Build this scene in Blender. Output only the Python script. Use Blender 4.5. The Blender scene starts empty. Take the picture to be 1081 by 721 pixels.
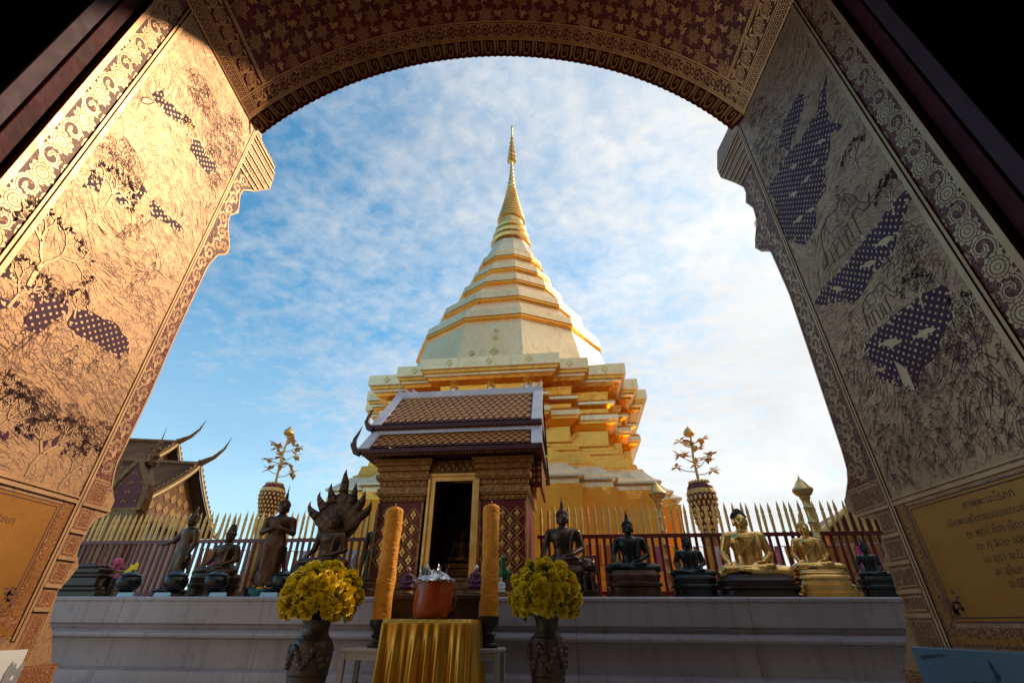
import bpy, math, random
from mathutils import Vector, Matrix, noise as mnoise
PI = math.pi; sin = math.sin; cos = math.cos; rad = math.radians
scene = bpy.context.scene
COL = scene.collection
HC = 0.85                       # eye height of the crouching photographer

# ------------------------------------------------------------------ camera and measuring helpers
F = 490.0
def cam_axes(pitch=31.33, yaw=1.0, roll=0.4):
    p, y, r = rad(pitch), rad(yaw), rad(roll)
    f = Vector((-sin(y)*cos(p), cos(y)*cos(p), sin(p)))
    ri = Vector((cos(y), sin(y), 0)); up = ri.cross(f)
    return f, ri*cos(r)+up*sin(r), up*cos(r)-ri*sin(r)
CF, CR, CU = cam_axes()
def ray(px, py):
    return CF + CR*((px-540.5)/F) - CU*((py-360.5)/F)
def on_x(px, py, a):            # a measured point of a jamb face, as (depth, height above the eye)
    d = ray(px, py); k = a/d.x
    return (d.y*k, d.z*k)
PHI = rad(6.0)                  # the terrace is turned a little against the gateway
NV = Vector((sin(PHI), cos(PHI), 0)); NU = Vector((cos(PHI), -sin(PHI), 0))
def at(px, py, v):              # a measured point on an upright plane of the terrace: (u, absolute z)
    d = ray(px, py); k = v/d.dot(NV); p = d*k
    return p.dot(NU), p.z+HC
def T(u, v, z=0.0):
    p = NU*u + NV*v
    return Vector((p.x, p.y, z))

cam = bpy.data.cameras.new('camera'); camo = bpy.data.objects.new('camera', cam); COL.objects.link(camo)
cam.sensor_fit = 'HORIZONTAL'; cam.sensor_width = 36.0; cam.lens = F/1081*36.0
cam.clip_start = 0.02; cam.clip_end = 3000
M3 = Matrix((CR, CU, -CF)).transposed()
camo.matrix_world = Matrix.Translation((0, 0, HC)) @ M3.to_4x4()
scene.camera = camo

# ------------------------------------------------------------------ materials
def nmat(name):
    m = bpy.data.materials.new(name); m.use_nodes = True
    nt = m.node_tree; b = nt.nodes['Principled BSDF']
    return m, nt, b
def N(nt, typ, **kw):
    n = nt.nodes.new(typ)
    for k, v in kw.items():
        if k in ('ins',):
            for a, b in v.items(): n.inputs[a].default_value = b
        else: setattr(n, k, v)
    return n
def ramp(nt, fac, stops):
    r = nt.nodes.new('ShaderNodeValToRGB'); e = r.color_ramp.elements
    while len(e) < len(stops): e.new(0.5)
    for i, (p, c) in enumerate(stops):
        e[i].position = p
        e[i].color = (c, c, c, 1) if isinstance(c, (int, float)) else (c[0], c[1], c[2], 1)
    nt.links.new(fac, r.inputs['Fac']); return r.outputs['Color']
def mixc(nt, fac, a, b, mode='MIX'):
    n = nt.nodes.new('ShaderNodeMix'); n.data_type = 'RGBA'; n.blend_type = mode
    for i, x in ((0, fac), (6, a), (7, b)):
        if isinstance(x, (int, float)): n.inputs[i].default_value = x
        elif isinstance(x, tuple): n.inputs[i].default_value = (x[0], x[1], x[2], 1)
        else: nt.links.new(x, n.inputs[i])
    return n.outputs[2]
def mathn(nt, op, a, b=None, c=None, clamp=False):
    n = nt.nodes.new('ShaderNodeMath'); n.operation = op; n.use_clamp = clamp
    for i, x in enumerate((a, b, c)):
        if x is None: continue
        if isinstance(x, (int, float)): n.inputs[i].default_value = x
        else: nt.links.new(x, n.inputs[i])
    return n.outputs[0]
def coords(nt, scale=None):
    t = nt.nodes.new('ShaderNodeTexCoord')
    if scale is None: return t.outputs['Object']
    mp = nt.nodes.new('ShaderNodeMapping'); mp.inputs['Scale'].default_value = scale
    nt.links.new(t.outputs['Object'], mp.inputs['Vector']); return mp.outputs['Vector']
def noise(nt, co, scale, detail=4, rough=0.55, dist=0.0):
    n = nt.nodes.new('ShaderNodeTexNoise')
    n.inputs['Scale'].default_value = scale; n.inputs['Detail'].default_value = detail
    n.inputs['Roughness'].default_value = rough; n.inputs['Distortion'].default_value = dist
    nt.links.new(co, n.inputs['Vector']); return n.outputs['Fac']
def bump(nt, b, h, strength=0.3, dist=0.01):
    n = nt.nodes.new('ShaderNodeBump'); n.inputs['Strength'].default_value = strength
    n.inputs['Distance'].default_value = dist
    nt.links.new(h, n.inputs['Height']); nt.links.new(n.outputs['Normal'], b.inputs['Normal'])
MATS = {}
def simple(name, c1, c2=None, rough=0.5, metal=0.0, scale=8.0, bs=0.0, bscale=40.0, bd=0.004, rvar=0.12, spec=None, stretch=None, detail=5):
    """base colour mottled between two tones, with varied gloss and a little relief"""
    m, nt, b = nmat(name)
    co = coords(nt, stretch)
    n1 = noise(nt, co, scale, detail)
    c2 = c2 or tuple(x*0.72 for x in c1)
    nt.links.new(ramp(nt, n1, [(0.3, c2), (0.68, c1)]), b.inputs['Base Color'])
    n2 = noise(nt, co, scale*2.3, 3)
    nt.links.new(mathn(nt, 'MULTIPLY_ADD', n2, 2*rvar, rough-rvar, clamp=True), b.inputs['Roughness'])
    b.inputs['Metallic'].default_value = metal
    if spec is not None: b.inputs['Specular IOR Level'].default_value = spec
    if bs: bump(nt, b, noise(nt, co, bscale, 4), bs, bd)
    MATS[name] = m; return m

simple('gold leaf', (0.84, 0.58, 0.24), (0.64, 0.40, 0.12), 0.36, 0.9, 6, 0.25, 30, 0.004)
simple('statue gold', (0.86, 0.55, 0.19), (0.62, 0.33, 0.09), 0.28, 1.0, 7, 0.3, 38, 0.006)
simple('gilt wood', (0.50, 0.28, 0.075), (0.24, 0.105, 0.03), 0.45, 0.6, 14, 0.5, 60, 0.006)
simple('carved gilt', (0.58, 0.30, 0.085), (0.22, 0.065, 0.026), 0.48, 0.5, 30, 0.9, 45, 0.012)
simple('dark gilt', (0.27, 0.125, 0.035), (0.10, 0.04, 0.015), 0.5, 0.55, 14, 0.5, 60, 0.005)
simple('bronze', (0.105, 0.058, 0.036), (0.05, 0.028, 0.018), 0.36, 0.65, 9, 0.2, 40, 0.003)
simple('brown bronze', (0.125, 0.058, 0.031), (0.05, 0.025, 0.015), 0.4, 0.6, 9, 0.25, 40, 0.004)
simple('dark bronze', (0.03, 0.03, 0.028), (0.016, 0.017, 0.018), 0.34, 0.55, 9, 0.2, 40, 0.003)
simple('black stone', (0.02, 0.024, 0.026), (0.01, 0.011, 0.012), 0.3, 0.2, 9, 0.15, 40, 0.003)
simple('hair black', (0.012, 0.010, 0.010), None, 0.45, 0, 20, 0.6, 160, 0.004)
simple('red paint', (0.20, 0.012, 0.014), (0.11, 0.008, 0.01), 0.35, 0, 8, 0.1, 40)
simple('lacquer', (0.15, 0.018, 0.022), (0.085, 0.011, 0.014), 0.5, 0, 5, 0.1, 60, spec=0.3)
simple('purple lacquer', (0.10, 0.020, 0.058), (0.065, 0.014, 0.042), 0.55, 0, 5, 0.1, 60, spec=0.22)
simple('soffit lacquer', (0.26, 0.026, 0.015), (0.16, 0.015, 0.010), 0.5, 0, 5, 0.15, 60, spec=0.3)
simple('soffit gold', (0.80, 0.37, 0.125), (0.54, 0.21, 0.06), 0.42, 0.35, 8, 0.2, 80)
simple('engraving', (0.17, 0.055, 0.038), (0.11, 0.036, 0.028), 0.55, 0, 5, spec=0.3)
def stained_white():
    m, nt, b = nmat('white paint')
    co = coords(nt)
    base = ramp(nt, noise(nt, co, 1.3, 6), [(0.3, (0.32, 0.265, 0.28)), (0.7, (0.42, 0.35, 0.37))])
    drip = noise(nt, coords(nt, (9, 9, 0.7)), 1.6, 6)
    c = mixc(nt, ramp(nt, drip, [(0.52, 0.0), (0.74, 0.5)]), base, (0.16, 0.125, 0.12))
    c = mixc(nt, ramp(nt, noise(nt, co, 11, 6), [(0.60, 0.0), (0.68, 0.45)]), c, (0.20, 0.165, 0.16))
    sx = nt.nodes.new('ShaderNodeSeparateXYZ'); nt.links.new(co, sx.inputs[0])
    fx = mathn(nt, 'PINGPONG', mathn(nt, 'ADD', sx.outputs['X'], mathn(nt, 'MULTIPLY', noise(nt, co, 6, 2), 0.012)), 0.72)
    jt = ramp(nt, fx, [(0.0, 1.0), (0.006, 0.0)])
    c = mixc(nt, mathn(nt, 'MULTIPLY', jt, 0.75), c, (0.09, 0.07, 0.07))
    nt.links.new(c, b.inputs['Base Color']); b.inputs['Roughness'].default_value = 0.5
    bump(nt, b, noise(nt, co, 14, 6), 0.35, 0.005)
    MATS['white paint'] = m
stained_white()
simple('gilt foil', (0.92, 0.60, 0.20), (0.78, 0.45, 0.11), 0.38, 0.15, 9, 0.2, 40)
simple('white roof trim', (0.66, 0.62, 0.66), (0.5, 0.46, 0.5), 0.5, 0, 5, 0.2, 30)
simple('white wood', (0.62, 0.56, 0.52), (0.48, 0.42, 0.4), 0.5, 0, 6, 0.1, 40)
simple('saffron cloth', (0.92, 0.38, 0.025), (0.80, 0.27, 0.015), 0.75, 0, 22, 0.5, 90, 0.004)
simple('yellow wrap cloth', (1.0, 0.43, 0.012), (0.92, 0.31, 0.008), 0.6, 0.0, 2.5, 0.5, 6, 0.03)
simple('gold satin', (0.80, 0.40, 0.045), (0.68, 0.31, 0.03), 0.30, 0.55, 1.5, 0.1, 120, 0.001, rvar=0.05)
simple('petal yellow', (0.97, 0.76, 0.025), (0.92, 0.62, 0.015), 0.6, 0, 18)
simple('leaf green', (0.03, 0.06, 0.014), (0.015, 0.03, 0.008), 0.5, 0, 20)
simple('vase glaze', (0.12, 0.078, 0.055), (0.055, 0.036, 0.028), 0.32, 0.15, 14, 0.8, 36, 0.01)
simple('dark wood', (0.05, 0.024, 0.014), (0.028, 0.013, 0.009), 0.4, 0, 10, 0.2, 50)
simple('door post red', (0.12, 0.012, 0.018), (0.06, 0.007, 0.011), 0.6, 0, 12, 0.7, 55, 0.004, spec=0.2)
simple('door post mauve', (0.095, 0.040, 0.058), (0.07, 0.028, 0.042), 0.6, 0, 9, 0.15, 40, spec=0.25)
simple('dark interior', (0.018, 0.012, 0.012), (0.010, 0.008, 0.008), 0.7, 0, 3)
simple('roof tile brown', (0.60, 0.235, 0.045), (0.38, 0.125, 0.025), 0.45, 0, 25, 0.3, 60)
simple('roof tile groove', (0.16, 0.035, 0.018), (0.06, 0.012, 0.008), 0.6, 0, 25)
simple('roof maroon', (0.085, 0.016, 0.018), (0.05, 0.01, 0.012), 0.5, 0, 12)
simple('far roof', (0.12, 0.065, 0.036), (0.06, 0.034, 0.022), 0.9, 0, 2.0, 0.6, 14, 0.04, spec=0.08)
simple('plaster', (0.78, 0.66, 0.50), None, 0.7, 0, 1.2, 0.2, 12)
simple('orange wrap', (0.55, 0.085, 0.012), (0.36, 0.045, 0.008), 0.22, 0, 6, 0.2, 14, 0.01)
simple('silver foil', (0.75, 0.74, 0.76), (0.5, 0.48, 0.52), 0.22, 0.85, 20, 0.9, 28, 0.02)
simple('blue sheet', (0.13, 0.215, 0.27), (0.085, 0.155, 0.21), 0.4, 0.0, 3, 0.15, 10)
simple('paper', (0.72, 0.70, 0.68), (0.62, 0.6, 0.58), 0.6, 0, 6)
simple('paper grey', (0.30, 0.28, 0.29), (0.22, 0.2, 0.21), 0.6, 0, 60)
simple('ink', (0.03, 0.05, 0.07), None, 0.6)
simple('label blue', (0.36, 0.58, 0.70), (0.28, 0.48, 0.62), 0.5, 0, 8)
simple('bowl black', (0.035, 0.033, 0.034), (0.018, 0.018, 0.02), 0.22, 0.5, 12, 0.1, 30)
simple('turquoise', (0.03, 0.22, 0.24), None, 0.3)
simple('pink', (0.60, 0.12, 0.26), (0.45, 0.07, 0.18), 0.7, 0, 12, 0.4, 30)
simple('magenta', (0.80, 0.12, 0.32), (0.66, 0.07, 0.24), 0.6, 0, 12, 0.3, 30)
simple('violet cloth', (0.10, 0.02, 0.09), None, 0.6)
simple('peacock green', (0.02, 0.20, 0.07), (0.01, 0.08, 0.04), 0.35)
simple('skin tone', (0.45, 0.25, 0.15), None, 0.5)
simple('flag orange', (0.75, 0.24, 0.04), None, 0.7)
simple('flag yellow', (0.80, 0.55, 0.08), None, 0.7)
simple('flag pink', (0.72, 0.25, 0.36), None, 0.7)
simple('flag red', (0.50, 0.03, 0.03), None, 0.7)
simple('flag white', (0.75, 0.73, 0.72), None, 0.7)
simple('bark', (0.10, 0.07, 0.05), None, 0.9, 0, 8, 0.6, 30, 0.02)

def engraved_gold():
    """gilded sheet covered with fine engraved lines"""
    m, nt, b = nmat('engraved gold')
    co = coords(nt)
    warp = nt.nodes.new('ShaderNodeTexNoise'); warp.inputs['Scale'].default_value = 5.0; warp.inputs['Detail'].default_value = 3
    nt.links.new(co, warp.inputs['Vector'])
    va = nt.nodes.new('ShaderNodeVectorMath'); va.operation = 'MULTIPLY_ADD'
    nt.links.new(warp.outputs['Color'], va.inputs[0]); va.inputs[1].default_value = (0.16, 0.16, 0.16)
    nt.links.new(co, va.inputs[2])
    zone = noise(nt, co, 3.2, 2)
    def cells(scale, w):
        v = nt.nodes.new('ShaderNodeTexVoronoi'); v.feature = 'DISTANCE_TO_EDGE'; v.inputs['Scale'].default_value = scale
        nt.links.new(va.outputs[0], v.inputs['Vector'])
        return ramp(nt, v.outputs['Distance'], [(0.0, 1.0), (w, 0.0)])
    def hatch(scale, dist, lo, hi):
        w = nt.nodes.new('ShaderNodeTexWave'); w.wave_type = 'BANDS'; w.bands_direction = 'DIAGONAL'
        w.inputs['Scale'].default_value = scale; w.inputs['Distortion'].default_value = dist
        w.inputs['Detail'].default_value = 3; w.inputs['Detail Scale'].default_value = 2.2
        nt.links.new(co, w.inputs['Vector'])
        return ramp(nt, w.outputs['Fac'], [(lo, 0.0), (hi, 1.0)])
    z1 = ramp(nt, zone, [(0.42, 0.0), (0.5, 1.0)]); z2 = ramp(nt, zone, [(0.50, 1.0), (0.58, 0.0)])
    leaf = mathn(nt, 'MULTIPLY', cells(42, 0.09), z1)
    lines = mathn(nt, 'MULTIPLY', hatch(22, 14, 0.86, 0.97), z2)
    fine = mathn(nt, 'MULTIPLY', cells(95, 0.12), 0.42)
    brk = ramp(nt, noise(nt, co, 26, 3), [(0.36, 0.1), (0.56, 1.0)])
    tot = mathn(nt, 'MULTIPLY', mathn(nt, 'MAXIMUM', mathn(nt, 'MAXIMUM', leaf, lines), fine), brk)
    tone = ramp(nt, noise(nt, co, 2.2, 5), [(0.3, (0.45, 0.23, 0.105)), (0.7, (0.64, 0.36, 0.175))])
    c = mixc(nt, mathn(nt, 'MULTIPLY', tot, 0.8), tone, (0.17, 0.06, 0.045))
    nt.links.new(c, b.inputs['Base Color'])
    nt.links.new(mathn(nt, 'MULTIPLY_ADD', tot, -0.4, 0.52), b.inputs['Metallic'])
    nt.links.new(mathn(nt, 'MULTIPLY_ADD', noise(nt, co, 12, 4), 0.16, 0.37), b.inputs['Roughness'])
    h = mathn(nt, 'MULTIPLY_ADD', tot, -0.5, noise(nt, co, 60, 3))
    bump(nt, b, h, 0.22, 0.002)
    MATS['engraved gold'] = m
engraved_gold()
simple('panel gold', (0.67, 0.395, 0.20), (0.50, 0.27, 0.125), 0.42, 0.55, 9, 0.15, 60, 0.002)
def lacquer_scroll(name, dark, gold):
    # dark red lacquer with a dense gilt arabesque
    m, nt, b = nmat(name)
    co = coords(nt)
    wp = nt.nodes.new('ShaderNodeTexNoise'); wp.inputs['Scale'].default_value = 22.0; wp.inputs['Detail'].default_value = 2
    nt.links.new(co, wp.inputs['Vector'])
    va = nt.nodes.new('ShaderNodeVectorMath'); va.operation = 'MULTIPLY_ADD'
    nt.links.new(wp.outputs['Color'], va.inputs[0]); va.inputs[1].default_value = (0.055, 0.055, 0.055); nt.links.new(co, va.inputs[2])
    v = nt.nodes.new('ShaderNodeTexVoronoi'); v.feature = 'F1'; v.inputs['Scale'].default_value = 48; nt.links.new(va.outputs[0], v.inputs['Vector'])
    rings = mathn(nt, 'PINGPONG', mathn(nt, 'MULTIPLY', v.outputs['Distance'], 3.4), 0.5)
    k = ramp(nt, rings, [(0.34, 0.0), (0.52, 1.0)])
    c = mixc(nt, k, dark, gold)
    nt.links.new(c, b.inputs['Base Color']); nt.links.new(mathn(nt, 'MULTIPLY', k, 0.6), b.inputs['Metallic'])
    b.inputs['Roughness'].default_value = 0.45; b.inputs['Specular IOR Level'].default_value = 0.3
    bump(nt, b, k, 0.25, 0.002)
    MATS[name] = m
lacquer_scroll('lacquer scroll', (0.15, 0.020, 0.020), (0.66, 0.36, 0.16))
lacquer_scroll('gilt scroll', (0.24, 0.075, 0.03), (0.62, 0.35, 0.15))
simple('fringe gold', (0.92, 0.56, 0.22), (0.70, 0.38, 0.13), 0.5, 0.1, 12, 0.2, 80)
simple('plaque gold', (0.50, 0.215, 0.042), (0.33, 0.125, 0.024), 0.42, 0.65, 3, 0.2, 30, 0.003)

def chedi_plate(name, c1, c2, rough, seam, metal=0.92, seamk=0.5):
    """hammered gilt copper sheets with seams, stains and buckled reflections"""
    m, nt, b = nmat(name)
    co = coords(nt)
    big = noise(nt, co, 0.9, 4); fine = noise(nt, co, 7, 5)
    streak = noise(nt, coords(nt, (5, 5, 0.6)), 2.2, 5)
    c = ramp(nt, big, [(0.3, c2), (0.66, c1)])
    c = mixc(nt, ramp(nt, streak, [(0.56, 0.0), (0.75, 0.55)]), c, tuple(x*0.55 for x in c1))
    v = nt.nodes.new('ShaderNodeTexVoronoi'); v.feature = 'DISTANCE_TO_EDGE'; v.distance = 'CHEBYCHEV' if False else 'EUCLIDEAN'
    v.inputs['Scale'].default_value = seam; v.inputs['Randomness'].default_value = 0.45
    nt.links.new(co, v.inputs['Vector'])
    s = ramp(nt, v.outputs['Distance'], [(0.0, 1.0), (0.02, 0.0)])
    c = mixc(nt, mathn(nt, 'MULTIPLY', s, seamk), c, (0.34, 0.22, 0.09))
    nt.links.new(c, b.inputs['Base Color'])
    b.inputs['Metallic'].default_value = metal
    nt.links.new(mathn(nt, 'MULTIPLY_ADD', fine, 0.22, rough-0.11), b.inputs['Roughness'])
    h = mathn(nt, 'ADD', mathn(nt, 'MULTIPLY', noise(nt, co, 2.6, 3), 1.0), mathn(nt, 'MULTIPLY', s, -0.4*seamk))
    bump(nt, b, h, 0.55, 0.06)
    MATS[name] = m
chedi_plate('chedi skylit plate', (1.0, 0.75, 0.43), (0.92, 0.60, 0.28), 0.33, 1.5, 0.6, 0.0)  # paler copy of the gilt: bright sky reflection put into the colour
chedi_plate('chedi gold', (1.0, 0.49, 0.08), (0.90, 0.37, 0.04), 0.26, 1.6, 0.72, 0.10)
chedi_plate('chedi lead', (0.86, 0.71, 0.46), (0.64, 0.53, 0.36), 0.42, 1.6, 0.5, 0.0)

def stone_floor():
    m, nt, b = nmat('terrace stone')
    co = coords(nt)
    br = nt.nodes.new('ShaderNodeTexBrick'); br.offset = 0.0
    br.inputs['Scale'].default_value = 1.0; br.inputs['Brick Width'].default_value = 0.6; br.inputs['Row Height'].default_value = 0.6
    br.inputs['Mortar Size'].default_value = 0.006
    br.inputs['Color1'].default_value = (0.58, 0.49, 0.38, 1); br.inputs['Color2'].default_value = (0.52, 0.44, 0.34, 1)
    br.inputs['Mortar'].default_value = (0.2, 0.17, 0.14, 1)
    nt.links.new(co, br.inputs['Vector'])
    c = mixc(nt, mathn(nt, 'MULTIPLY', noise(nt, co, 1.5, 5), 0.5), br.outputs['Color'], (0.3, 0.25, 0.2))
    nt.links.new(c, b.inputs['Base Color']); b.inputs['Roughness'].default_value = 0.5
    MATS['terrace stone'] = m
stone_floor()

# ------------------------------------------------------------------ mesh builder
class MB:
    def __init__(s): s.v = []; s.f = []; s.m = []; s.sm = []
    def add(s, vs, fs, mat=0, smooth=False):
        o = len(s.v); s.v.extend([tuple(p) for p in vs])
        for f in fs:
            s.f.append([i+o for i in f]); s.m.append(mat); s.sm.append(smooth)
        return s
    def box(s, c, d, mat=0, rz=0.0, taper=1.0, bev=0.0):
        x, y, z = d[0]/2, d[1]/2, d[2]/2
        if bev > 0:
            k = bev; loops = []
            for (q, zz) in ((k, -z), (0, -z+k), (0, z-k), (k, z)):
                X, Y = x-q, y-q
                loops.append([Vector((X-k*0.6, -Y, zz)), Vector((X, -Y+k*0.6, zz)), Vector((X, Y-k*0.6, zz)), Vector((X-k*0.6, Y, zz)),
                              Vector((-X+k*0.6, Y, zz)), Vector((-X, Y-k*0.6, zz)), Vector((-X, -Y+k*0.6, zz)), Vector((-X+k*0.6, -Y, zz))])
            R = Matrix.Rotation(rz, 3, 'Z')
            return s.loft([[R @ p + Vector(c) for p in L] for L in loops], mat)
        t = taper
        vs = [(-x, -y, -z), (x, -y, -z), (x, y, -z), (-x, y, -z), (-x*t, -y*t, z), (x*t, -y*t, z), (x*t, y*t, z), (-x*t, y*t, z)]
        R = Matrix.Rotation(rz, 3, 'Z')
        vs = [R @ Vector(p) + Vector(c) for p in vs]
        return s.add(vs, [(0, 3, 2, 1), (4, 5, 6, 7), (0, 1, 5, 4), (1, 2, 6, 5), (2, 3, 7, 6), (3, 0, 4, 7)], mat)
    def loft(s, loops, mat=0, smooth=False, caps=True, mats=None):
        n = len(loops[0]); vs = [p for L in loops for p in L]
        o = len(s.v); s.v.extend([tuple(p) for p in vs])
        for i in range(len(loops)-1):
            mm = mats[i] if mats else mat
            for j in range(n):
                a = i*n+j; b = i*n+(j+1) % n
                s.f.append([o+a, o+b, o+b+n, o+a+n]); s.m.append(mm); s.sm.append(smooth)
        if caps:
            s.f.append([o+j for j in reversed(range(n))]); s.m.append(mats[0] if mats else mat); s.sm.append(False)
            e = (len(loops)-1)*n
            s.f.append([o+e+j for j in range(n)]); s.m.append(mats[-1] if mats else mat); s.sm.append(False)
        return s
    def lathe(s, prof, n=24, c=(0, 0, 0), mat=0, smooth=True, sx=1.0, sy=1.0, fl=0.0, nf=8, R=None, mats=None):
        loops = []
        for (r, z) in prof:
            L = []
            for j in range(n):
                a = 2*PI*j/n; q = max(r, 0.0004)*(1+fl*cos(nf*a))
                p = Vector((q*cos(a)*sx, q*sin(a)*sy, z))
                if R: p = R @ p
                L.append(p+Vector(c))
            loops.append(L)
        return s.loft(loops, mat, smooth, True, mats)
    def ell(s, c, r, mat=0, nu=14, nv=9, R=None):
        if isinstance(r, (int, float)): r = (r, r, r)
        vs = []; fs = []
        for i in range(1, nv):
            t = PI*i/nv
            for j in range(nu):
                a = 2*PI*j/nu
                vs.append(Vector((sin(t)*cos(a)*r[0], sin(t)*sin(a)*r[1], -cos(t)*r[2])))
        vs.append(Vector((0, 0, -r[2]))); vs.append(Vector((0, 0, r[2])))
        b, tpi = len(vs)-2, len(vs)-1
        for i in range(nv-2):
            for j in range(nu):
                a0 = i*nu+j; a1 = i*nu+(j+1) % nu
                fs.append((a0, a1, a1+nu, a0+nu))
        for j in range(nu):
            fs.append((b, (j+1) % nu, j)); e = (nv-2)*nu
            fs.append((tpi, e+j, e+(j+1) % nu))
        if R: vs = [R @ p for p in vs]
        return s.add([p+Vector(c) for p in vs], fs, mat, True)
    def tube(s, pts, r, n=8, mat=0, smooth=True, flat=1.0):
        pts = [Vector(p) for p in pts]; rs = r if isinstance(r, (list, tuple)) else [r]*len(pts)
        loops = []; prev = None
        for i, p in enumerate(pts):
            d = (pts[min(i+1, len(pts)-1)]-pts[max(i-1, 0)])
            d = d.normalized() if d.length > 1e-9 else Vector((0, 0, 1))
            if prev is None:
                ref = Vector((0, 1, 0)) if abs(d.y) < 0.9 else Vector((1, 0, 0))
                x = ref.cross(d).normalized()
            else:
                x = prev - d*prev.dot(d)
                x = x.normalized() if x.length > 1e-6 else d.orthogonal().normalized()
            y = d.cross(x); prev = x
            q = max(rs[i], 0.0004)
            loops.append([p + x*(q*cos(2*PI*j/n)) + y*(q*flat*sin(2*PI*j/n)) for j in range(n)])
        return s.loft(loops, mat, smooth, True)
    def cap(s, p0, r0, p1, r1, mat=0, n=10):          # tapered limb with round ends
        p0, p1 = Vector(p0), Vector(p1)
        s.tube([p0, p1], [r0, r1], n, mat)
        s.ell(p0, r0*0.999, mat, n, 7); s.ell(p1, r1*0.999, mat, n, 7); return s
    def sheet(s, poly, mp, h, mat=0):
        return s.add([mp(a, b, h) for a, b in poly], [list(range(len(poly)))], mat)
    def slab(s, poly, mp, h0, h1, mat=0):
        n = len(poly); vs = [mp(a, b, h0) for a, b in poly]+[mp(a, b, h1) for a, b in poly]
        return s.add(vs, [list(range(n))[::-1], list(range(n, 2*n))]+[(j, (j+1) % n, n+(j+1) % n, n+j) for j in range(n)], mat)
    def ribbon(s, pts, w, mp, h, mat=0, closed=False, taper=False):
        n = len(pts); vs = []
        for i in range(n):
            if closed: a, b = pts[i-1], pts[(i+1) % n]
            else: a, b = pts[max(i-1, 0)], pts[min(i+1, n-1)]
            dx, dy = b[0]-a[0], b[1]-a[1]; l = math.hypot(dx, dy) or 1e-9
            q = w/2*(max(0.15, sin(PI*(i+0.5)/n)) if taper else 1.0)
            nx, ny = -dy/l*q, dx/l*q
            vs.append(mp(pts[i][0]+nx, pts[i][1]+ny, h)); vs.append(mp(pts[i][0]-nx, pts[i][1]-ny, h))
        k = n if closed else n-1
        return s.add(vs, [(2*i, 2*i+1, (2*i+3) % (2*n), (2*i+2) % (2*n)) for i in range(k)], mat)
    def build(s, name, mats, parent=None, loc=(0, 0, 0), rz=0.0, org=None, angle=40, remesh=None, smooth_it=0):
        me = bpy.data.meshes.new(name)
        vs = s.v if org is None else [(a-org[0], b-org[1], c-org[2]) for a, b, c in s.v]
        me.from_pydata(vs, [], s.f)
        if isinstance(mats, str): mats = [mats]
        for m in mats: me.materials.append(MATS[m])
        me.polygons.foreach_set('material_index', s.m); me.polygons.foreach_set('use_smooth', s.sm)
        me.update()
        if any(s.sm) and not remesh:
            try: me.set_sharp_from_angle(angle=rad(angle))
            except Exception: pass
        o = bpy.data.objects.new(name, me); COL.objects.link(o)
        if parent is not None: o.parent = parent
        o.location = loc; o.rotation_euler = (0, 0, rz)
        if remesh:
            md = o.modifiers.new('r', 'REMESH'); md.mode = 'VOXEL'; md.voxel_size = remesh; md.use_smooth_shade = True
            if smooth_it:
                ms = o.modifiers.new('s', 'SMOOTH'); ms.iterations = smooth_it; ms.factor = 0.5
            dg = bpy.context.evaluated_depsgraph_get(); dg.update()
            nm = bpy.data.meshes.new_from_object(o.evaluated_get(dg))
            o.modifiers.clear(); o.data = nm; nm.name = name
            nm.materials.clear()
            for m in mats: nm.materials.append(MATS[m])
            nm.polygons.foreach_set('use_smooth', [True]*len(nm.polygons)); bpy.data.meshes.remove(me)
        return o
def tag(o, label, cat, group=None, kind=None):
    if label: o['label'] = label
    if cat: o['category'] = cat
    if group: o['group'] = group
    if kind: o['kind'] = kind
    return o
def thing(name, label, cat, loc=(0, 0, 0), rz=0.0, group=None):
    o = bpy.data.objects.new(name, None); COL.objects.link(o)
    o.empty_display_size = 0.1; o.location = loc; o.rotation_euler = (0, 0, rz)
    return tag(o, label, cat, group)
def tthing(name, label, cat, u, v, z=0.0, group=None, turn=0.0):
    return thing(name, label, cat, T(u, v, z), -PHI+turn, group)
def clone(root, loc, rz, label=None, group=None):
    r = root.copy(); COL.objects.link(r); r.location = loc; r.rotation_euler = (0, 0, rz)
    if label: r['label'] = label
    if group: r['group'] = group
    for ch in list(root.children):
        c = ch.copy(); COL.objects.link(c); c.parent = r
        for g in list(ch.children):
            d = g.copy(); COL.objects.link(d); d.parent = c
    return r
def arc(cx, cy, r, a0, a1, n=10, ry=None):
    ry = ry or r
    return [(cx+r*cos(a0+(a1-a0)*i/n), cy+ry*sin(a0+(a1-a0)*i/n)) for i in range(n+1)]
def spiral(cx, cy, r0, r1, a0, turns, n=34):
    return [(cx+(r0+(r1-r0)*i/n)*cos(a0+turns*2*PI*i/n), cy+(r0+(r1-r0)*i/n)*sin(a0+turns*2*PI*i/n)) for i in range(n+1)]
def inside(p, poly):
    x, y = p; c = False; n = len(poly)
    for i in range(n):
        x1, y1 = poly[i]; x2, y2 = poly[i-1]
        if (y1 > y) != (y2 > y) and x < (x2-x1)*(y-y1)/(y2-y1)+x1: c = not c
    return c
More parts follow.
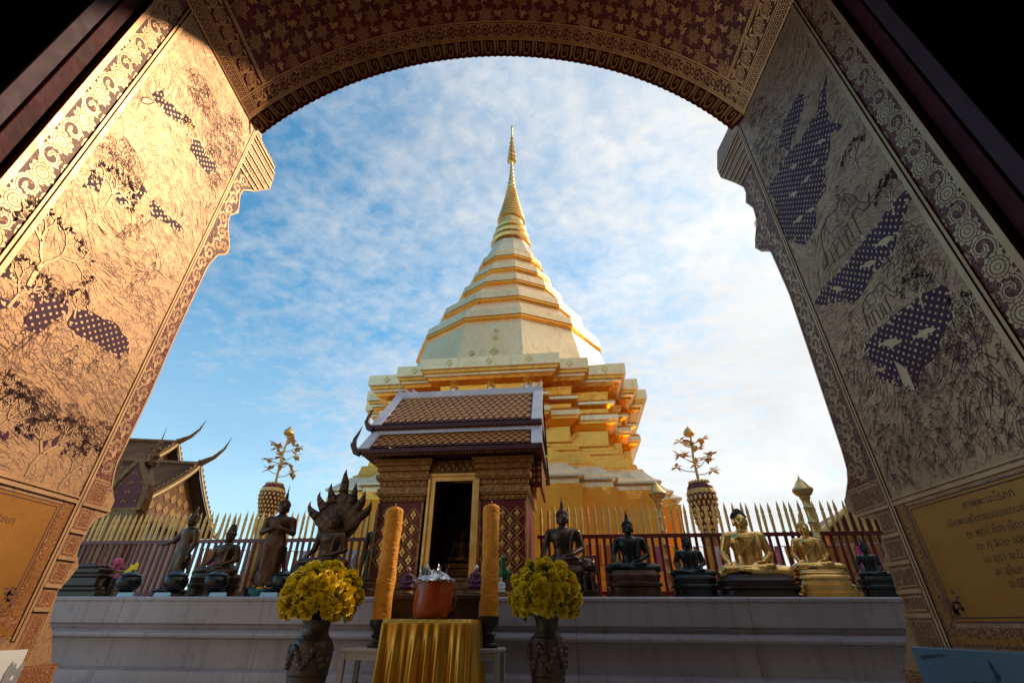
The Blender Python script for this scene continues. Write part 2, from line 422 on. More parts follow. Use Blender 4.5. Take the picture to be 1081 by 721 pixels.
# ================================================================== GATEWAY (the arch we look through)
AR, AL = 1.22, -1.48
XM = (AR+AL)/2; HALF = (AR-AL)/2
ZSP = 2.357; RA = 1.527; ZC = 3.17-RA
TH0 = math.asin(HALF/RA)
GORG = (XM, 1.23, 0.0)
gate = thing('temple_gateway', 'arched temple gateway lined with engraved gold panels, framing the whole view', 'gateway', GORG)
HK = 0.28                        # engraving and gilding are almost flush with the panel
def mpR(s, z, h): return (AR-h*HK, s, z+HC)
def mpL(s, z, h): return (AL+h*HK, s, z+HC)
def mpRf(s, z, h): return (AR-h, s, z+HC)
def mpLf(s, z, h): return (AL+h, s, z+HC)
def text_mesh(txt, size):
    cu = bpy.data.curves.new('inscription', 'FONT'); cu.body = txt; cu.size = size; cu.resolution_u = 2
    cu.align_x = 'CENTER'
    ob = bpy.data.objects.new('inscription', cu); COL.objects.link(ob)
    dg = bpy.context.evaluated_depsgraph_get(); dg.update()
    me = bpy.data.meshes.new_from_object(ob.evaluated_get(dg))
    vs = [tuple(v.co) for v in me.vertices]; fs = [tuple(p.vertices) for p in me.polygons]
    bpy.data.objects.remove(ob); bpy.data.curves.remove(cu); bpy.data.meshes.remove(me)
    return vs, fs

PROF_PX = [(768, 137), (757, 160), (757, 179), (761, 188), (775, 193), (785, 198), (788, 206), (787, 214), (795, 220),
           (799, 235), (797, 250), (797, 262), (804, 266), (812, 263), (820, 281), (833, 311), (850, 361), (870, 421),
           (888, 475), (895, 500), (894, 517), (891, 529), (895, 539), (906, 546), (927, 549), (932, 562), (930, 576),
           (934, 584), (933, 598), (940, 604), (947, 626), (954, 632), (953, 648), (957, 655), (956, 690), (955, 720)]
def smooth_prof(p):
    out = []
    for i in range(len(p)-1):
        out.append(p[i]); out.append(((p[i][0]+p[i+1][0])/2, (p[i][1]+p[i+1][1])/2))
    out.append(p[-1]); return out
PROF = [on_x(x, y, AR) for x, y in PROF_PX]
PROF_L = [on_x(x, y, AL) for x, y in [(276, 147), (279, 153), (289, 172), (289.5, 185), (285, 200), (268, 202.5), (257.5, 201), (253.6, 206.5), (252, 225), (243, 228), (240.5, 238), (243, 262),
          (240, 269), (230, 270), (220, 281), (188, 350), (158, 419), (122.5, 493), (119, 514), (121, 529), (114, 543), (100.5, 549), (87, 569), (81.6, 585), (83, 598), (72, 612), (61.5, 623), (59, 632), (54, 645.5),
          (53, 660), (55, 666), (54, 703), (56, 719)]]
OUT = [(1.60, ZSP+0.16)]+PROF+[(PROF[-1][0], -HC), (0.865, -HC), (0.865, ZSP)]
OUT_L = [(1.60, ZSP+0.16)]+PROF_L+[(PROF_L[-1][0], -HC), (0.865, -HC), (0.865, ZSP)]
CUR = PROF
def edge_at(z):
    for i in range(len(CUR)-1):
        a, b = CUR[i], CUR[i+1]
        if (a[1]-z)*(b[1]-z) <= 0 and abs(a[1]-b[1]) > 1e-6:
            return a[0]+(b[0]-a[0])*(a[1]-z)/(a[1]-b[1])
    return 1.80

def leafdrop(cx, cy, l, w, a, n=7):
    p = []
    for i in range(n+1):
        t = i/n; p.append((t*l, w*sin(PI*t**0.8)*(1-0.3*t)))
    for i in range(n-1, 0, -1):
        t = i/n; p.append((t*l, -w*0.75*sin(PI*t**0.8)*(1-0.3*t)))
    ca, sa = cos(a), sin(a)
    return [(cx+x*ca-y*sa, cy+x*sa+y*ca) for x, y in p]
def rosette(mb, mp, cx, cy, r, h, gold=0, dark=1):
    mb.sheet([(cx+r*(1+0.09*cos(11*a))*cos(a), cy+r*(1+0.09*cos(11*a))*sin(a)) for a in [2*PI*i/66 for i in range(66)]], mp, h, gold)
    for q, w in ((0.78, 0.0022), (0.52, 0.0026), (0.22, 0.002)):
        mb.ribbon(arc(cx, cy, r*q, 0, 2*PI*29/30, 29), w, mp, h+0.0007, dark, True)
    for k in range(11):
        a = 2*PI*(k+0.5)/11
        mb.ribbon([(cx+r*0.8*cos(a), cy+r*0.8*sin(a)), (cx+r*0.99*cos(a), cy+r*0.99*sin(a))], 0.002, mp, h+0.0007, dark)
    for k in range(14):
        a = 2*PI*k/14
        mb.ribbon([(cx+r*0.54*cos(a), cy+r*0.54*sin(a)), (cx+r*0.74*cos(a), cy+r*0.74*sin(a))], 0.0012, mp, h+0.0007, dark)
def swirl(mb, mp, cx, cy, r, h, a0, d, gold=0, dark=1):
    sp = spiral(cx, cy, r, r*0.16, a0, 1.35*d, 30)
    mb.ribbon(sp, r*0.30, mp, h, gold)
    mb.ribbon(sp, 0.0022, mp, h+0.0009, dark)
    for k in range(2, 26, 3):
        p = sp[k]; an = a0+1.35*d*2*PI*k/30
        l = r*(0.62-0.012*k)
        mb.sheet(leafdrop(p[0], p[1], l, l*0.30, an+d*0.9), mp, h+0.0003*(k % 3+1), gold)
        q = leafdrop(p[0], p[1], l, l*0.30, an+d*0.9)
        mb.ribbon(q[:8], 0.0017, mp, h+0.0014, dark)
def scroll_band(mb, mp, s0, s1, z0, z1, pitch, h=0.003, gold=0, dark=1):
    w = s1-s0; cx = (s0+s1)/2; k = 0; z = z0+pitch*0.4
    while z < z1-0.02:
        rosette(mb, mp, cx+(0.06*w if k % 2 else -0.06*w), z, min(w*0.40, pitch*0.30), h+0.002, gold, dark)
        zz = z+pitch*0.5; d = 1 if k % 2 else -1
        if zz < z1-0.03:
            swirl(mb, mp, cx, zz, min(w*0.44, pitch*0.34), h, PI/2*d, d, gold, dark)
            for sx in (-1, 1):
                mb.sheet(leafdrop(cx+sx*w*0.46, zz-pitch*0.02, pitch*0.26, 0.009, -sx*0.3+(PI/2 if sx > 0 else PI/2)), mp, h, gold)
                mb.sheet(leafdrop(cx+sx*w*0.46, zz+pitch*0.02, pitch*0.26, 0.009, -PI/2+sx*0.3), mp, h, gold)
        z += pitch; k += 1
def patch(mb, mp, poly, h, gold=0, lac=2, pitch=0.029, ds=0.0056, rng=None):
    # ragged outline
    P = []
    n = len(poly)
    for i in range(n):
        a, b = poly[i], poly[(i+1) % n]; L = math.hypot(b[0]-a[0], b[1]-a[1]); k = max(1, int(L/0.022))
        for j in range(k):
            t = j/k; x = a[0]+(b[0]-a[0])*t; y = a[1]+(b[1]-a[1])*t
            P.append((x+rng.uniform(-1, 1)*0.0055, y+rng.uniform(-1, 1)*0.0055))
    mb.sheet(P, mp, h, lac)
    for q in P[::2]:                                    # leaves and grass of the surrounding picture overlap the edge
        for _ in range(2):
            mb.sheet(leafdrop(q[0]+rng.uniform(-.006, .006), q[1]+rng.uniform(-.006, .006), rng.uniform(.012, .026), rng.uniform(.003, .006), rng.uniform(0, 2*PI)), mp, h+0.0012+rng.uniform(0, .0004), gold)
    xs = [p[0] for p in poly]; ys = [p[1] for p in poly]
    r = 0; y = min(ys)
    while y < max(ys):
        x = min(xs)+(pitch/2 if r % 2 else 0)
        while x < max(xs):
            if inside((x, y), poly):
                q = ds*rng.uniform(0.85, 1.15)
                mb.sheet([(x+q*cos(t)*(1 if i % 2 == 0 else 0.62), y+q*sin(t)*(1 if i % 2 == 0 else 0.62)) for i, t in enumerate([2*PI*j/8 for j in range(8)])], mp, h+0.0008, gold)
            x += pitch
        y += pitch*0.5; r += 1
def fish(mb, mp, cx, cy, l, a, h, gold=0):
    p = [(-0.5, 0), (-0.2, 0.13), (0.12, 0.12), (0.34, 0.03), (0.5, 0.12), (0.45, 0), (0.5, -0.12), (0.34, -0.03), (0.05, -0.12), (-0.05, -0.22), (-0.12, -0.13)]
    ca, sa = cos(a), sin(a)
    mb.sheet([(cx+l*(x*ca-y*sa), cy+l*(x*sa+y*ca)) for x, y in p], mp, h, gold)
def tree_fig(mb, mp, x, z, hgt, h, rng, gold=0, dark=1, leafy=True):
    def br(x0, z0, a, l, w, d):
        x1, z1 = x0+l*cos(a), z0+l*sin(a)
        mid = ((x0+x1)/2+rng.uniform(-1, 1)*l*0.09, (z0+z1)/2+rng.uniform(-1, 1)*l*0.06)
        mb.ribbon([(x0, z0), mid, (x1, z1)], w+0.0024, mp, h, dark); mb.ribbon([(x0, z0), mid, (x1, z1)], w, mp, h+0.0006, gold)
        if d == 0 or l < 0.018:
            if leafy:
                for k in range(5):
                    b = a+rng.uniform(-1.5, 1.5)
                    q = leafdrop(x1, z1, 0.020, 0.0048, b); mb.sheet(q, mp, h+0.0007, dark if rng.random() < 0.12 else gold)
                    mb.ribbon(q, 0.0010, mp, h+0.001, dark, True)
            return
        for s in ((-1, 1) if rng.random() < 0.7 else (-1, 0.2, 1)):
            br(x1, z1, a+s*rng.uniform(0.35, 0.8), l*rng.uniform(0.62, 0.8), w*0.66, d-1)
    br(x, z, PI/2+rng.uniform(-0.3, 0.3), hgt*0.36, hgt*0.055, 4)
def foliage(mb, mp, cx, cy, rx, ry, n, h, rng, dark=1, gold=0, rr=(0.008, 0.017)):
    for k in range(n):
        a = rng.uniform(0, 2*PI); q = math.sqrt(rng.random())
        x, y = cx+rx*q*cos(a), cy+ry*q*sin(a); r = rng.uniform(*rr); a0 = rng.uniform(-0.6, 0.4)
        pts = [(px+ (0.2*r*cos(7*i)), pz) for i, (px, pz) in enumerate(arc(x, y, r, a0, a0+PI*1.15, 7))]
        mb.ribbon(pts, 0.0016, mp, h, dark)
def waves(mb, mp, s0, s1, z0, z1, r, h, rng, dark=1, keep=0.8, slope=0.0):
    row = 0; z = z0
    while z < z1:
        s = s0+(r if row % 2 else 0)
        while s < s1:
            if rng.random() < keep:
                zz = z+slope*(s-s0)+rng.uniform(-1, 1)*r*0.3; q = r*rng.uniform(0.7, 1.15)
                mb.ribbon(arc(s, zz, q, 0.15, PI-0.15, 7, q*0.7), 0.0015, mp, h, dark)
                if rng.random() < 0.5: mb.ribbon(arc(s, zz, q*0.6, 0.2, PI-0.2, 5, q*0.4), 0.0011, mp, h, dark)
            s += 2*r
        z += r*0.62; row += 1
def person_fig(mb, mp, x, z, H, h, rng, gold=0, dark=1):
    f = rng.choice((-1, 1)); w = 0.0014; lean = rng.uniform(-0.12, 0.12)
    X = lambda t, o: x+(o+lean*t)*H
    body = [(X(.48, -.09), z+.48*H), (X(.62, -.075), z+.62*H), (X(.8, -.13), z+.8*H), (X(.84, 0), z+.85*H), (X(.8, .13), z+.8*H), (X(.62, .08), z+.62*H), (X(.48, .1), z+.48*H)]
    st = rng.uniform(0.04, 0.2)
    leg1 = [(X(.5, -.09), z+.5*H), (X(.25, -.07-st*.5), z+.26*H), (X(0, -.05-st), z), (X(0, .03-st), z), (X(.25, .03-st*.4), z+.26*H), (X(.5, .02), z+.47*H)]
    leg2 = [(X(.5, -.01), z+.5*H), (X(.25, .0+st*.6), z+.27*H), (X(0, .02+st*.8), z), (X(0, .11+st*.8), z), (X(.25, .1+st*.5), z+.27*H), (X(.5, .1), z+.5*H)]
    for p in (leg1, leg2, body):
        mb.ribbon(p, w, mp, h+0.0006, dark, True)
    hd = arc(X(.93, .02*f), z+.93*H, H*0.065, 0, 2*PI*11/12, 11)
    mb.ribbon(hd, w, mp, h+0.0007, dark, True)
    mb.sheet(arc(X(.93, .02*f), z+.95*H, H*0.062, 0, PI, 6), mp, h+0.0008, dark)
    e = (X(.65, .2*f), z+rng.uniform(.55, .75)*H); hnd = (X(.6, rng.uniform(.2, .34)*f), z+rng.uniform(.45, .9)*H)
    arm = [(X(.8, .1*f), z+.79*H), e, hnd]
    mb.ribbon([(a+.018*H, b) for a, b in arm], w, mp, h+0.001, dark); mb.ribbon([(a-.018*H, b) for a, b in arm], w, mp, h+0.001, dark)
    for k in range(3):
        zz = z+(.5-.05*k)*H; mb.ribbon([(X(.5, -.08), zz), (X(.5, .09), zz-.02*H)], w*0.8, mp, h+0.0011, dark)
    if rng.random() < 0.3:
        mb.ribbon([hnd, (hnd[0]+rng.uniform(-.1, .1)*H, z+1.15*H)], w*1.3, mp, h+0.0012, dark)
def elephant(mb, mp, x, z, H, h, f=1, gold=0, dark=1):
    P = [(-.55, .62), (-.45, .86), (-.15, .98), (.15, .92), (.3, 1.0), (.5, .96), (.6, .8), (.66, .55), (.78, .38), (.9, .42), (.92, .5), (.8, .28), (.66, .3), (.56, .5), (.46, .52), (.4, .5),
         (.38, .0), (.2, .0), (.2, .42), (.1, .4), (.06, .0), (-.08, .0), (-.1, .4), (-.28, .42), (-.3, .0), (-.45, .0), (-.44, .4), (-.56, .35), (-.62, .1), (-.66, .1)]
    p = [(x+f*a*H, z+b*H) for a, b in P]
    mb.ribbon(p, 0.0018, mp, h+0.0006, dark, True)
    mb.ribbon(p, 0.0034, mp, h+0.0004, dark, True)
    mb.ribbon([(x+f*a*H, z+b*H) for a, b in ((.3, .95), (.22, .7), (.3, .58), (.42, .66), (.44, .85))], 0.002, mp, h+0.0006, dark)
    mb.ribbon([(x+f*a*H, z+b*H) for a, b in ((-.3, .95), (-.25, .6), (.05, .58), (.1, .93))], 0.002, mp, h+0.0006, dark)
    mb.ribbon(arc(x+f*.52*H, z+.8*H, 0.03*H, 0, 2*PI*7/8, 7), 0.002, mp, h+0.0007, dark, True)

PATCH_R = [[(850, 101), (842, 102), (834, 115), (827, 130), (822, 147), (824, 156), (833, 158), (840, 140), (846, 122)],
           [(832, 162), (820, 185), (809, 198), (817, 210), (822, 240), (835, 256), (850, 258), (862, 240), (862, 215), (872, 200), (871, 175), (876, 160), (876, 139),
            (889, 137), (887, 131), (876, 128), (872, 110), (873, 78), (867, 95), (862, 122), (852, 135), (843, 150)],
           [(959, 199), (966, 208), (958, 213), (953, 238), (947, 247), (942, 266), (922, 288), (916, 299), (910, 310), (902, 320), (880, 319), (868, 322), (858, 322), (868, 305), (883, 290), (900, 270), (915, 250), (935, 225)],
           [(991, 301), (1006, 310), (1008, 330), (996, 352), (985, 380), (975, 386), (970, 409), (960, 414), (926, 398), (924, 385), (911, 369), (912, 366), (927, 346), (952, 327), (974, 310)]]
FISH_R = [(940, 362, 0.10), (976, 352, 0.09), (934, 255, 0.09), (917, 279, 0.08), (838, 205, 0.07), (851, 190, 0.07), (843, 232, 0.08), (856, 222, 0.07), (866, 150, 0.07), (838, 176, 0.06), (860, 172, 0.06), (884, 305, 0.08), (930, 390, .05)]
PATCH_L = [[(160, 100), (172, 96), (176, 106), (192, 120), (194, 130), (184, 127), (175, 120), (164, 109)],
           [(202, 146), (211, 149), (218, 164), (229, 174), (225, 185), (215, 180), (201, 159)],
           [(156, 213), (163, 212), (176, 225), (193, 241), (189, 245), (173, 234), (160, 228)],
           [(118, 205), (126, 204), (142, 210), (150, 196), (155, 204), (142, 216), (126, 217)],
           [(92, 190), (100, 180), (112, 188), (104, 203), (88, 198)],
           [(20, 304), (35, 300), (54, 301), (72, 317), (70, 330), (57, 336), (50, 345), (40, 352), (25, 349), (27, 335), (35, 330), (36, 320), (27, 311)],
           [(80, 326), (100, 330), (120, 340), (137, 362), (135, 370), (125, 380), (112, 372), (107, 365), (92, 360), (72, 345), (71, 339)],
           [(0, 271), (7, 274), (16, 292), (12, 296), (-10, 290)],
           [(-5, 312), (20, 320), (17, 327), (-5, 327)]]

def hatch_field(mb, mp, s0, s1, z0, z1, n, h, rng, seed, dark=1):
    for k in range(n):
        s, z = rng.uniform(s0, s1), rng.uniform(z0, z1)
        dens = mnoise.noise(Vector((s*3.1+seed, z*3.1, 0.3)))
        if dens < rng.uniform(-0.55, 0.25): continue
        a = mnoise.noise(Vector((s*2.2, z*2.2+seed, 4.0)))*2.4-0.6
        L = rng.uniform(0.015, 0.06); pts = []
        x, y = s, z
        for i in range(5):
            pts.append((x, y)); a2 = a+mnoise.noise(Vector((x*9+seed, y*9, 7.0)))*1.3
            x += L/4*cos(a2); y += L/4*sin(a2)
        if all(s0 < p[0] < s1 and z0 < p[1] < z1 for p in pts):
            mb.ribbon(pts, rng.uniform(0.0009, 0.0016), mp, h, dark, False, True)

def make_jamb(side):
    global CUR
    right = side > 0; CUR = PROF if right else PROF_L
    mp = mpR if right else mpL; mpf = mpRf if right else mpLf; A = AR if right else AL; seed = 3.0 if right else 11.0
    rng = random.Random(5 if right else 8)
    outer = A+0.45*side
    mb = MB(); poly = OUT if right else OUT_L
    n = len(poly)
    vs = [(A, s, z+HC) for s, z in poly]+[(outer, s, z+HC) for s, z in poly]
    mb.add(vs, [list(range(n))], 0)
    mb.add(vs, [list(range(n, 2*n))[::-1]]+[(j, (j+1) % n, n+(j+1) % n, n+j) for j in range(n)], 1)
    j = mb.build('jamb', ['engraved gold', 'carved gilt'], gate, org=GORG)
    # frame ridges and the line between panel and edge strip
    fr = MB()
    for s0, s1, hh in ((0.866, 0.885, 0.010), (0.981, 0.990, 0.006), (0.993, 1.008, 0.010), (1.584, 1.592, 0.004), (1.594, 1.602, 0.006)):
        z0 = -HC+0.01 if s0 < 1 else -0.05
        fr.slab([(s0, z0), (s1, z0), (s1, ZSP-0.004), (s0, ZSP-0.004)], mpf, 0.0, hh, 0)
    fr.slab([(1.008, 0.335), (1.584, 0.335), (1.584, 0.345), (1.008, 0.345)], mpf, 0.0, 0.007, 0)
    fr.slab([(1.008, 0.352), (1.584, 0.352), (1.584, 0.357), (1.008, 0.357)], mpf, 0.0, 0.005, 0)
    fr.build('frame_moulding', ['panel gold'], j, org=GORG)
    # scroll border
    sb = MB()
    sb.sheet([(0.8855, -HC+0.01), (0.9805, -HC+0.01), (0.9805, ZSP-0.004), (0.8855, ZSP-0.004)], mp, 0.0012, 3)
    scroll_band(sb, mp, 0.886, 0.980, -0.62, ZSP-0.02, 0.135)
    sb.build('scroll_border', ['panel gold', 'engraving', 'lacquer', 'lacquer scroll'], j, org=GORG)
    # the engraved picture
    pp = MB(); G, D, P = 0, 1, 2
    hatch_field(pp, mp, 1.012, 1.580, 0.362, ZSP-0.02, 4200 if right else 3000, 0.0014, rng, seed)
    if right:
        foliage(pp, mp, 1.44, 2.02, 0.12, 0.30, 420, 0.0018, rng)
        foliage(pp, mp, 1.12, 0.98, 0.09, 0.12, 160, 0.0018, rng)
        foliage(pp, mp, 1.12, 0.70, 0.10, 0.10, 200, 0.0018, rng, rr=(0.006, 0.011))
        foliage(pp, mp, 1.45, 0.80, 0.12, 0.12, 160, 0.0018, rng, rr=(0.006, 0.012))
        waves(pp, mp, 1.04, 1.30, 1.62, 1.80, 0.016, 0.0018, rng, keep=0.5)
        for poly in PATCH_R: patch(pp, mp, [on_x(x, y, A) for x, y in poly], 0.0032, G, P, rng=rng)
        for x, y, l in FISH_R:
            s, z = on_x(x, y, A); fish(pp, mp, s, z, l, 0.5+rng.uniform(-.3, .3), 0.0052, G)
        s, z = on_x(956, 398, A)
        pp.sheet([(s-0.012, z-0.07), (s+0.02, z-0.02), (s+0.012, z+0.07), (s-0.02, z+0.02)], mp, 0.0052, G)
        pp.ribbon([(s-0.012, z-0.07), (s+0.02, z-0.02), (s+0.012, z+0.07), (s-0.02, z+0.02)], 0.003, mp, 0.0058, D, True)
        s, z = on_x(896, 262, A); elephant(pp, mp, s, z, 0.19, 0.004, -1)
        s, z = on_x(897, 222, A); person_fig(pp, mp, s, z, 0.13, 0.0052, rng)
        s, z = on_x(905, 345, A); person_fig(pp, mp, s, z, 0.13, 0.0054, rng)
        s, z = on_x(932, 336, A); elephant(pp, mp, s, z, 0.11, 0.0042, -1)
        for k in range(48):
            row = k % 4; s = 1.025+0.046*(k//4)+rng.uniform(-.012, .012); z = 0.385+0.085*(3-row)+rng.uniform(-.025, .025)
            if s < 1.56 and not (s > 1.3 and z > 0.56): person_fig(pp, mp, s, z, rng.uniform(0.07, 0.105), 0.0034+0.00012*k, rng)
        for s, z, q in ((1.09, 1.24, 0.13), (1.16, 0.92, 0.12), (1.12, 1.50, 0.12), (1.05, 0.80, 0.1)): tree_fig(pp, mp, s, z-0.1, q, 0.0036, rng)
    else:
        foliage(pp, mp, 1.47, 2.02, 0.11, 0.26, 420, 0.0018, rng)
        foliage(pp, mp, 1.25, 2.10, 0.12, 0.08, 180, 0.0018, rng)
        foliage(pp, mp, 1.12, 1.45, 0.10, 0.10, 160, 0.0018, rng)
        for k in range(5): foliage(pp, mp, 1.06+0.12*k, 0.56, 0.07, 0.05, 120, 0.0018, rng, rr=(0.006, 0.010))
        waves(pp, mp, 1.03, 1.57, 0.62, 0.80, 0.022, 0.0018, rng, keep=0.85, slope=0.05)
        waves(pp, mp, 1.25, 1.57, 1.05, 1.22, 0.022, 0.0018, rng, keep=0.5, slope=-0.2)
        waves(pp, mp, 1.03, 1.30, 0.80, 0.95, 0.020, 0.0018, rng, keep=0.5, slope=-0.1)
        for poly in PATCH_L: patch(pp, mp, [on_x(x, y, A) for x, y in poly], 0.0032, G, P, rng=rng)
        for px, py, q in ((30, 302, 0.24), (112, 218, 0.15), (198, 146, 0.09), (78, 335, 0.10), (8, 325, 0.15)):
            s, z = on_x(px, py, A); tree_fig(pp, mp, s, z, q, 0.0052, rng)
        for s, z, q in ((1.07, 0.37, 0.2), (1.22, 0.37, 0.22), (1.38, 0.37, 0.2), (1.50, 0.36, 0.16)): tree_fig(pp, mp, s, z, q, 0.0036, rng)
        for k in range(14):
            s = 1.05+0.036*k; z = 0.44+rng.uniform(-.02, .05)
            pp.sheet(leafdrop(s, z, rng.uniform(.03, .06), rng.uniform(.008, .016), rng.uniform(-.4, 1.9)), mp, 0.0030, P)
        for px, py in ((140, 250), (126, 254), (44, 366), (22, 372), (150, 300), (135, 310), (96, 392), (66, 395), (8, 380), (120, 400)):
            s, z = on_x(px, py, A); person_fig(pp, mp, s, z, rng.uniform(.085, .12), 0.0056, rng)
        s, z = on_x(149, 107, A); q = leafdrop(s, z, 0.075, 0.016, 1.0)
        pp.sheet(q, mp, 0.003, G); pp.ribbon(q, 0.005, mp, 0.0036, D, True)
    pp.build('engraved_picture', ['panel gold', 'engraving', 'purple lacquer'], j, org=GORG)
    # inscription plate
    ip = MB()
    pl = [(1.03, 0.012), (1.535, 0.012), (1.535, 0.322), (1.03, 0.322)]
    ip.slab(pl, mp, 0.0, 0.004, 0)
    for q in (0.0, 0.010):
        r = [(1.03+q, 0.012+q), (1.535-q, 0.012+q), (1.535-q, 0.322-q), (1.03+q, 0.322-q)]
        for a in range(4): ip.ribbon([r[a], r[(a+1) % 4]], 0.0035, mp, 0.0046+q*0.05, 1)
    LN = [("ภาพพะมะโรภก", 0.285), ("เมือพนสุไขทยมอบแดนคเรียนกุ", 0.250), ("ยะ พุดา ซึ่งา เจ็ดาอนุสิ", 0.216), ("ทะ กุ่ สืบัด อสิรัตบะ", 0.184),
          ("นะ อุรา อะมี กะปิตะ", 0.153), ("สะ อุโนทะเอิกิมะ", 0.122), ("อะปิโสภะวา", 0.092), ("วัน", 0.062)]
    for i, (t, z) in enumerate(LN):
        vs, fs = text_mesh(t, 0.025 if i else 0.028)
        if not vs: continue
        sgn = -1 if right else 1   # reads the right way round from inside the gateway
        w = max(v[0] for v in vs)-min(v[0] for v in vs); kx = min(1.0, 0.45/max(w, 1e-6))
        ip.add([mp(1.265+sgn*v[0]*kx, z-0.008+v[1], 0.0052) for v in vs], fs, 1)
    for sx in (1.055, 1.51):
        for k in range(26):
            ip.sheet(leafdrop(sx+rng.uniform(-.02, .02), 0.03+rng.uniform(0, .05), 0.02, 0.004, rng.uniform(0, 6.3)), mp, 0.0048, 1)
    ip.build('inscription_plate', ['plaque gold', 'engraving'], j, org=GORG)
    # flame border under and beside the plate
    fb = MB()
    fb.sheet([(1.538, 0.0), (1.583, 0.0), (1.583, 0.332), (1.538, 0.332)], mp, 0.0010, 1)
    fb.sheet([(1.009, -0.046), (1.583, -0.046), (1.583, 0.0), (1.009, 0.0)], mp, 0.0010, 1)
    z = 0.012
    while z < 0.32:
        d = 1 if int(z*100) % 2 else -1
        fb.sheet(leafdrop(1.56, z, 0.026, 0.008, PI/2+0.6*d), mp, 0.003, 0); fb.sheet(leafdrop(1.56, z, 0.02, 0.006, PI/2-0.9*d), mp, 0.0026, 0); z += 0.017
    s = 1.02
    while s < 1.57:
        for a in (-0.7, 0, 0.7): fb.sheet(leafdrop(s, -0.04, 0.034 if a == 0 else 0.022, 0.006, PI/2+a), mp, 0.003-abs(a)*0.001, 0)
        s += 0.026
    fb.build('flame_border', ['plaque gold', 'gilt scroll'], j, org=GORG)
    # carved edge strip following the moulded outline
    es = MB()
    zz = 2.03
    k = 0
    while zz > 0.46:
        e = edge_at(zz); w = e-1.605
        if w > 0.03:
            c = 1.605+w*0.5; d = 1 if k % 2 else -1
            es.sheet([(1.606, zz-0.045), (edge_at(zz-0.045)-0.008, zz-0.045), (edge_at(zz)-0.008, zz), (edge_at(zz+0.045)-0.008, zz+0.045), (1.606, zz+0.045)], mp, 0.0012+0.0001*(k % 2), 1)
            swirl(es, mp, c, zz, min(0.036, w*0.40), 0.003, PI/2*d, d)
            es.sheet(leafdrop(c, zz+0.03, 0.04, 0.010, PI/2), mp, 0.0042, 0)
            if w > 0.11:
                swirl(es, mp, c+w*0.26, zz+0.02, w*0.17, 0.0045, 0, -d)
        zz -= 0.074; k += 1
    for s_off in (0.004,):
        pts = [(edge_at(0.42+0.04*i)-0.006, 0.42+0.04*i) for i in range(42)]
        es.ribbon(pts, 0.006, mp, 0.006, 0)
    # base mouldings: stepped bands down the foot of the jamb, and bands of the capital
    for z0, z1 in ((0.335, 0.345), (0.250, 0.260), (0.170, 0.180), (0.09, 0.10), (0.025, 0.035)):
        e = min(edge_at(z0), edge_at(z1))-0.004
        es.slab([(1.604, z0), (e, z0), (e, z1), (1.604, z1)], mpf, 0.0, 0.007, 0)
    for z0, z1 in ((0.346, 0.425), (0.262, 0.333), (0.182, 0.248), (0.102, 0.168), (0.037, 0.088), (-0.10, 0.023), (-0.80, -0.115)):
        e = min(edge_at(z0), edge_at(z1))-0.006 if z0 > -0.05 else min(p[0] for p in CUR if p[1] < 0.03)-0.008 if z0 > -0.2 else CUR[-1][0]-0.008
        es.sheet([(1.612, z0), (e, z0), (e, z1), (1.612, z1)], mp, 0.0012, 3)
        q = [(1.620, z0+.008), (e-.008, z0+.008), (e-.008, z1-.008), (1.620, z1-.008)]
        es.ribbon(q, 0.004, mp, 0.004, 0, True)
    for z0 in (2.06, 2.10, 2.15, 2.20, 2.26, 2.31, 2.34):
        e = edge_at(z0)-0.006
        if e > 1.63: es.slab([(1.604, z0), (e, z0), (e, z0+0.010), (1.604, z0+0.010)], mpf, 0.0, 0.006, 0)
        x = 1.62
        while x < e-0.01:
            es.sheet(leafdrop(x, z0+0.016, 0.022, 0.005, PI/2), mp, 0.002, 2); x += 0.016
    es.build('edge_strip', ['panel gold', 'lacquer scroll', 'engraving', 'gilt scroll'], j, org=GORG)
    return j
make_jamb(1); make_jamb(-1)

# ---- arch soffit
SL = 2*TH0*RA
def mpS(s, y, h):
    t = -TH0+s/RA
    return (XM+(RA-h)*sin(t), y, ZC+HC+(RA-h)*cos(t))
NS = 60
sf = MB()
vs = []
for i in range(NS+1):
    s = SL*i/NS
    vs += [mpS(s, 0.866, 0), mpS(s, 1.598, 0), mpS(s, 1.598, -0.08), mpS(s, 0.866, -0.08)]
fs = []
for i in range(NS):
    for k in range(4):
        a = i*4+k; b = i*4+(k+1) % 4; fs.append((a, b, b+4, a+4))
sf.add(vs, fs, 0, False)
soff = sf.build('arch_soffit', ['soffit lacquer'], gate, org=GORG)
def arcrib(mb, y, w, h, mat, s0=0.0, s1=SL, n=56):
    mb.ribbon([(s0+(s1-s0)*i/n, y) for i in range(n+1)], w, mpS, h, mat)
bd = MB()
for y, w in ((1.415, 0.010), (1.428, 0.006), (1.503, 0.009), (1.516, 0.012)): arcrib(bd, y, w, 0.004, 0)
s = 0.21
k = 0
while s < SL-0.2:                         # running scroll beside the outer edge
    d = 1 if k % 2 else -1
    swirl(bd, mpS, s, 1.466, 0.031, 0.003, PI/2*d, d)
    for y in (1.440, 1.492):
        for a in (0.4, 2.7, -0.4, -2.7): bd.sheet(leafdrop(s+0.036, y, 0.022, 0.006, a), mpS, 0.0032, 0)
    bd.sheet([(s+0.036+0.010*cos(a), 1.466+0.014*sin(a)) for a in (0, PI/2, PI, 3*PI/2)], mpS, 0.003, 0)
    s += 0.072; k += 1
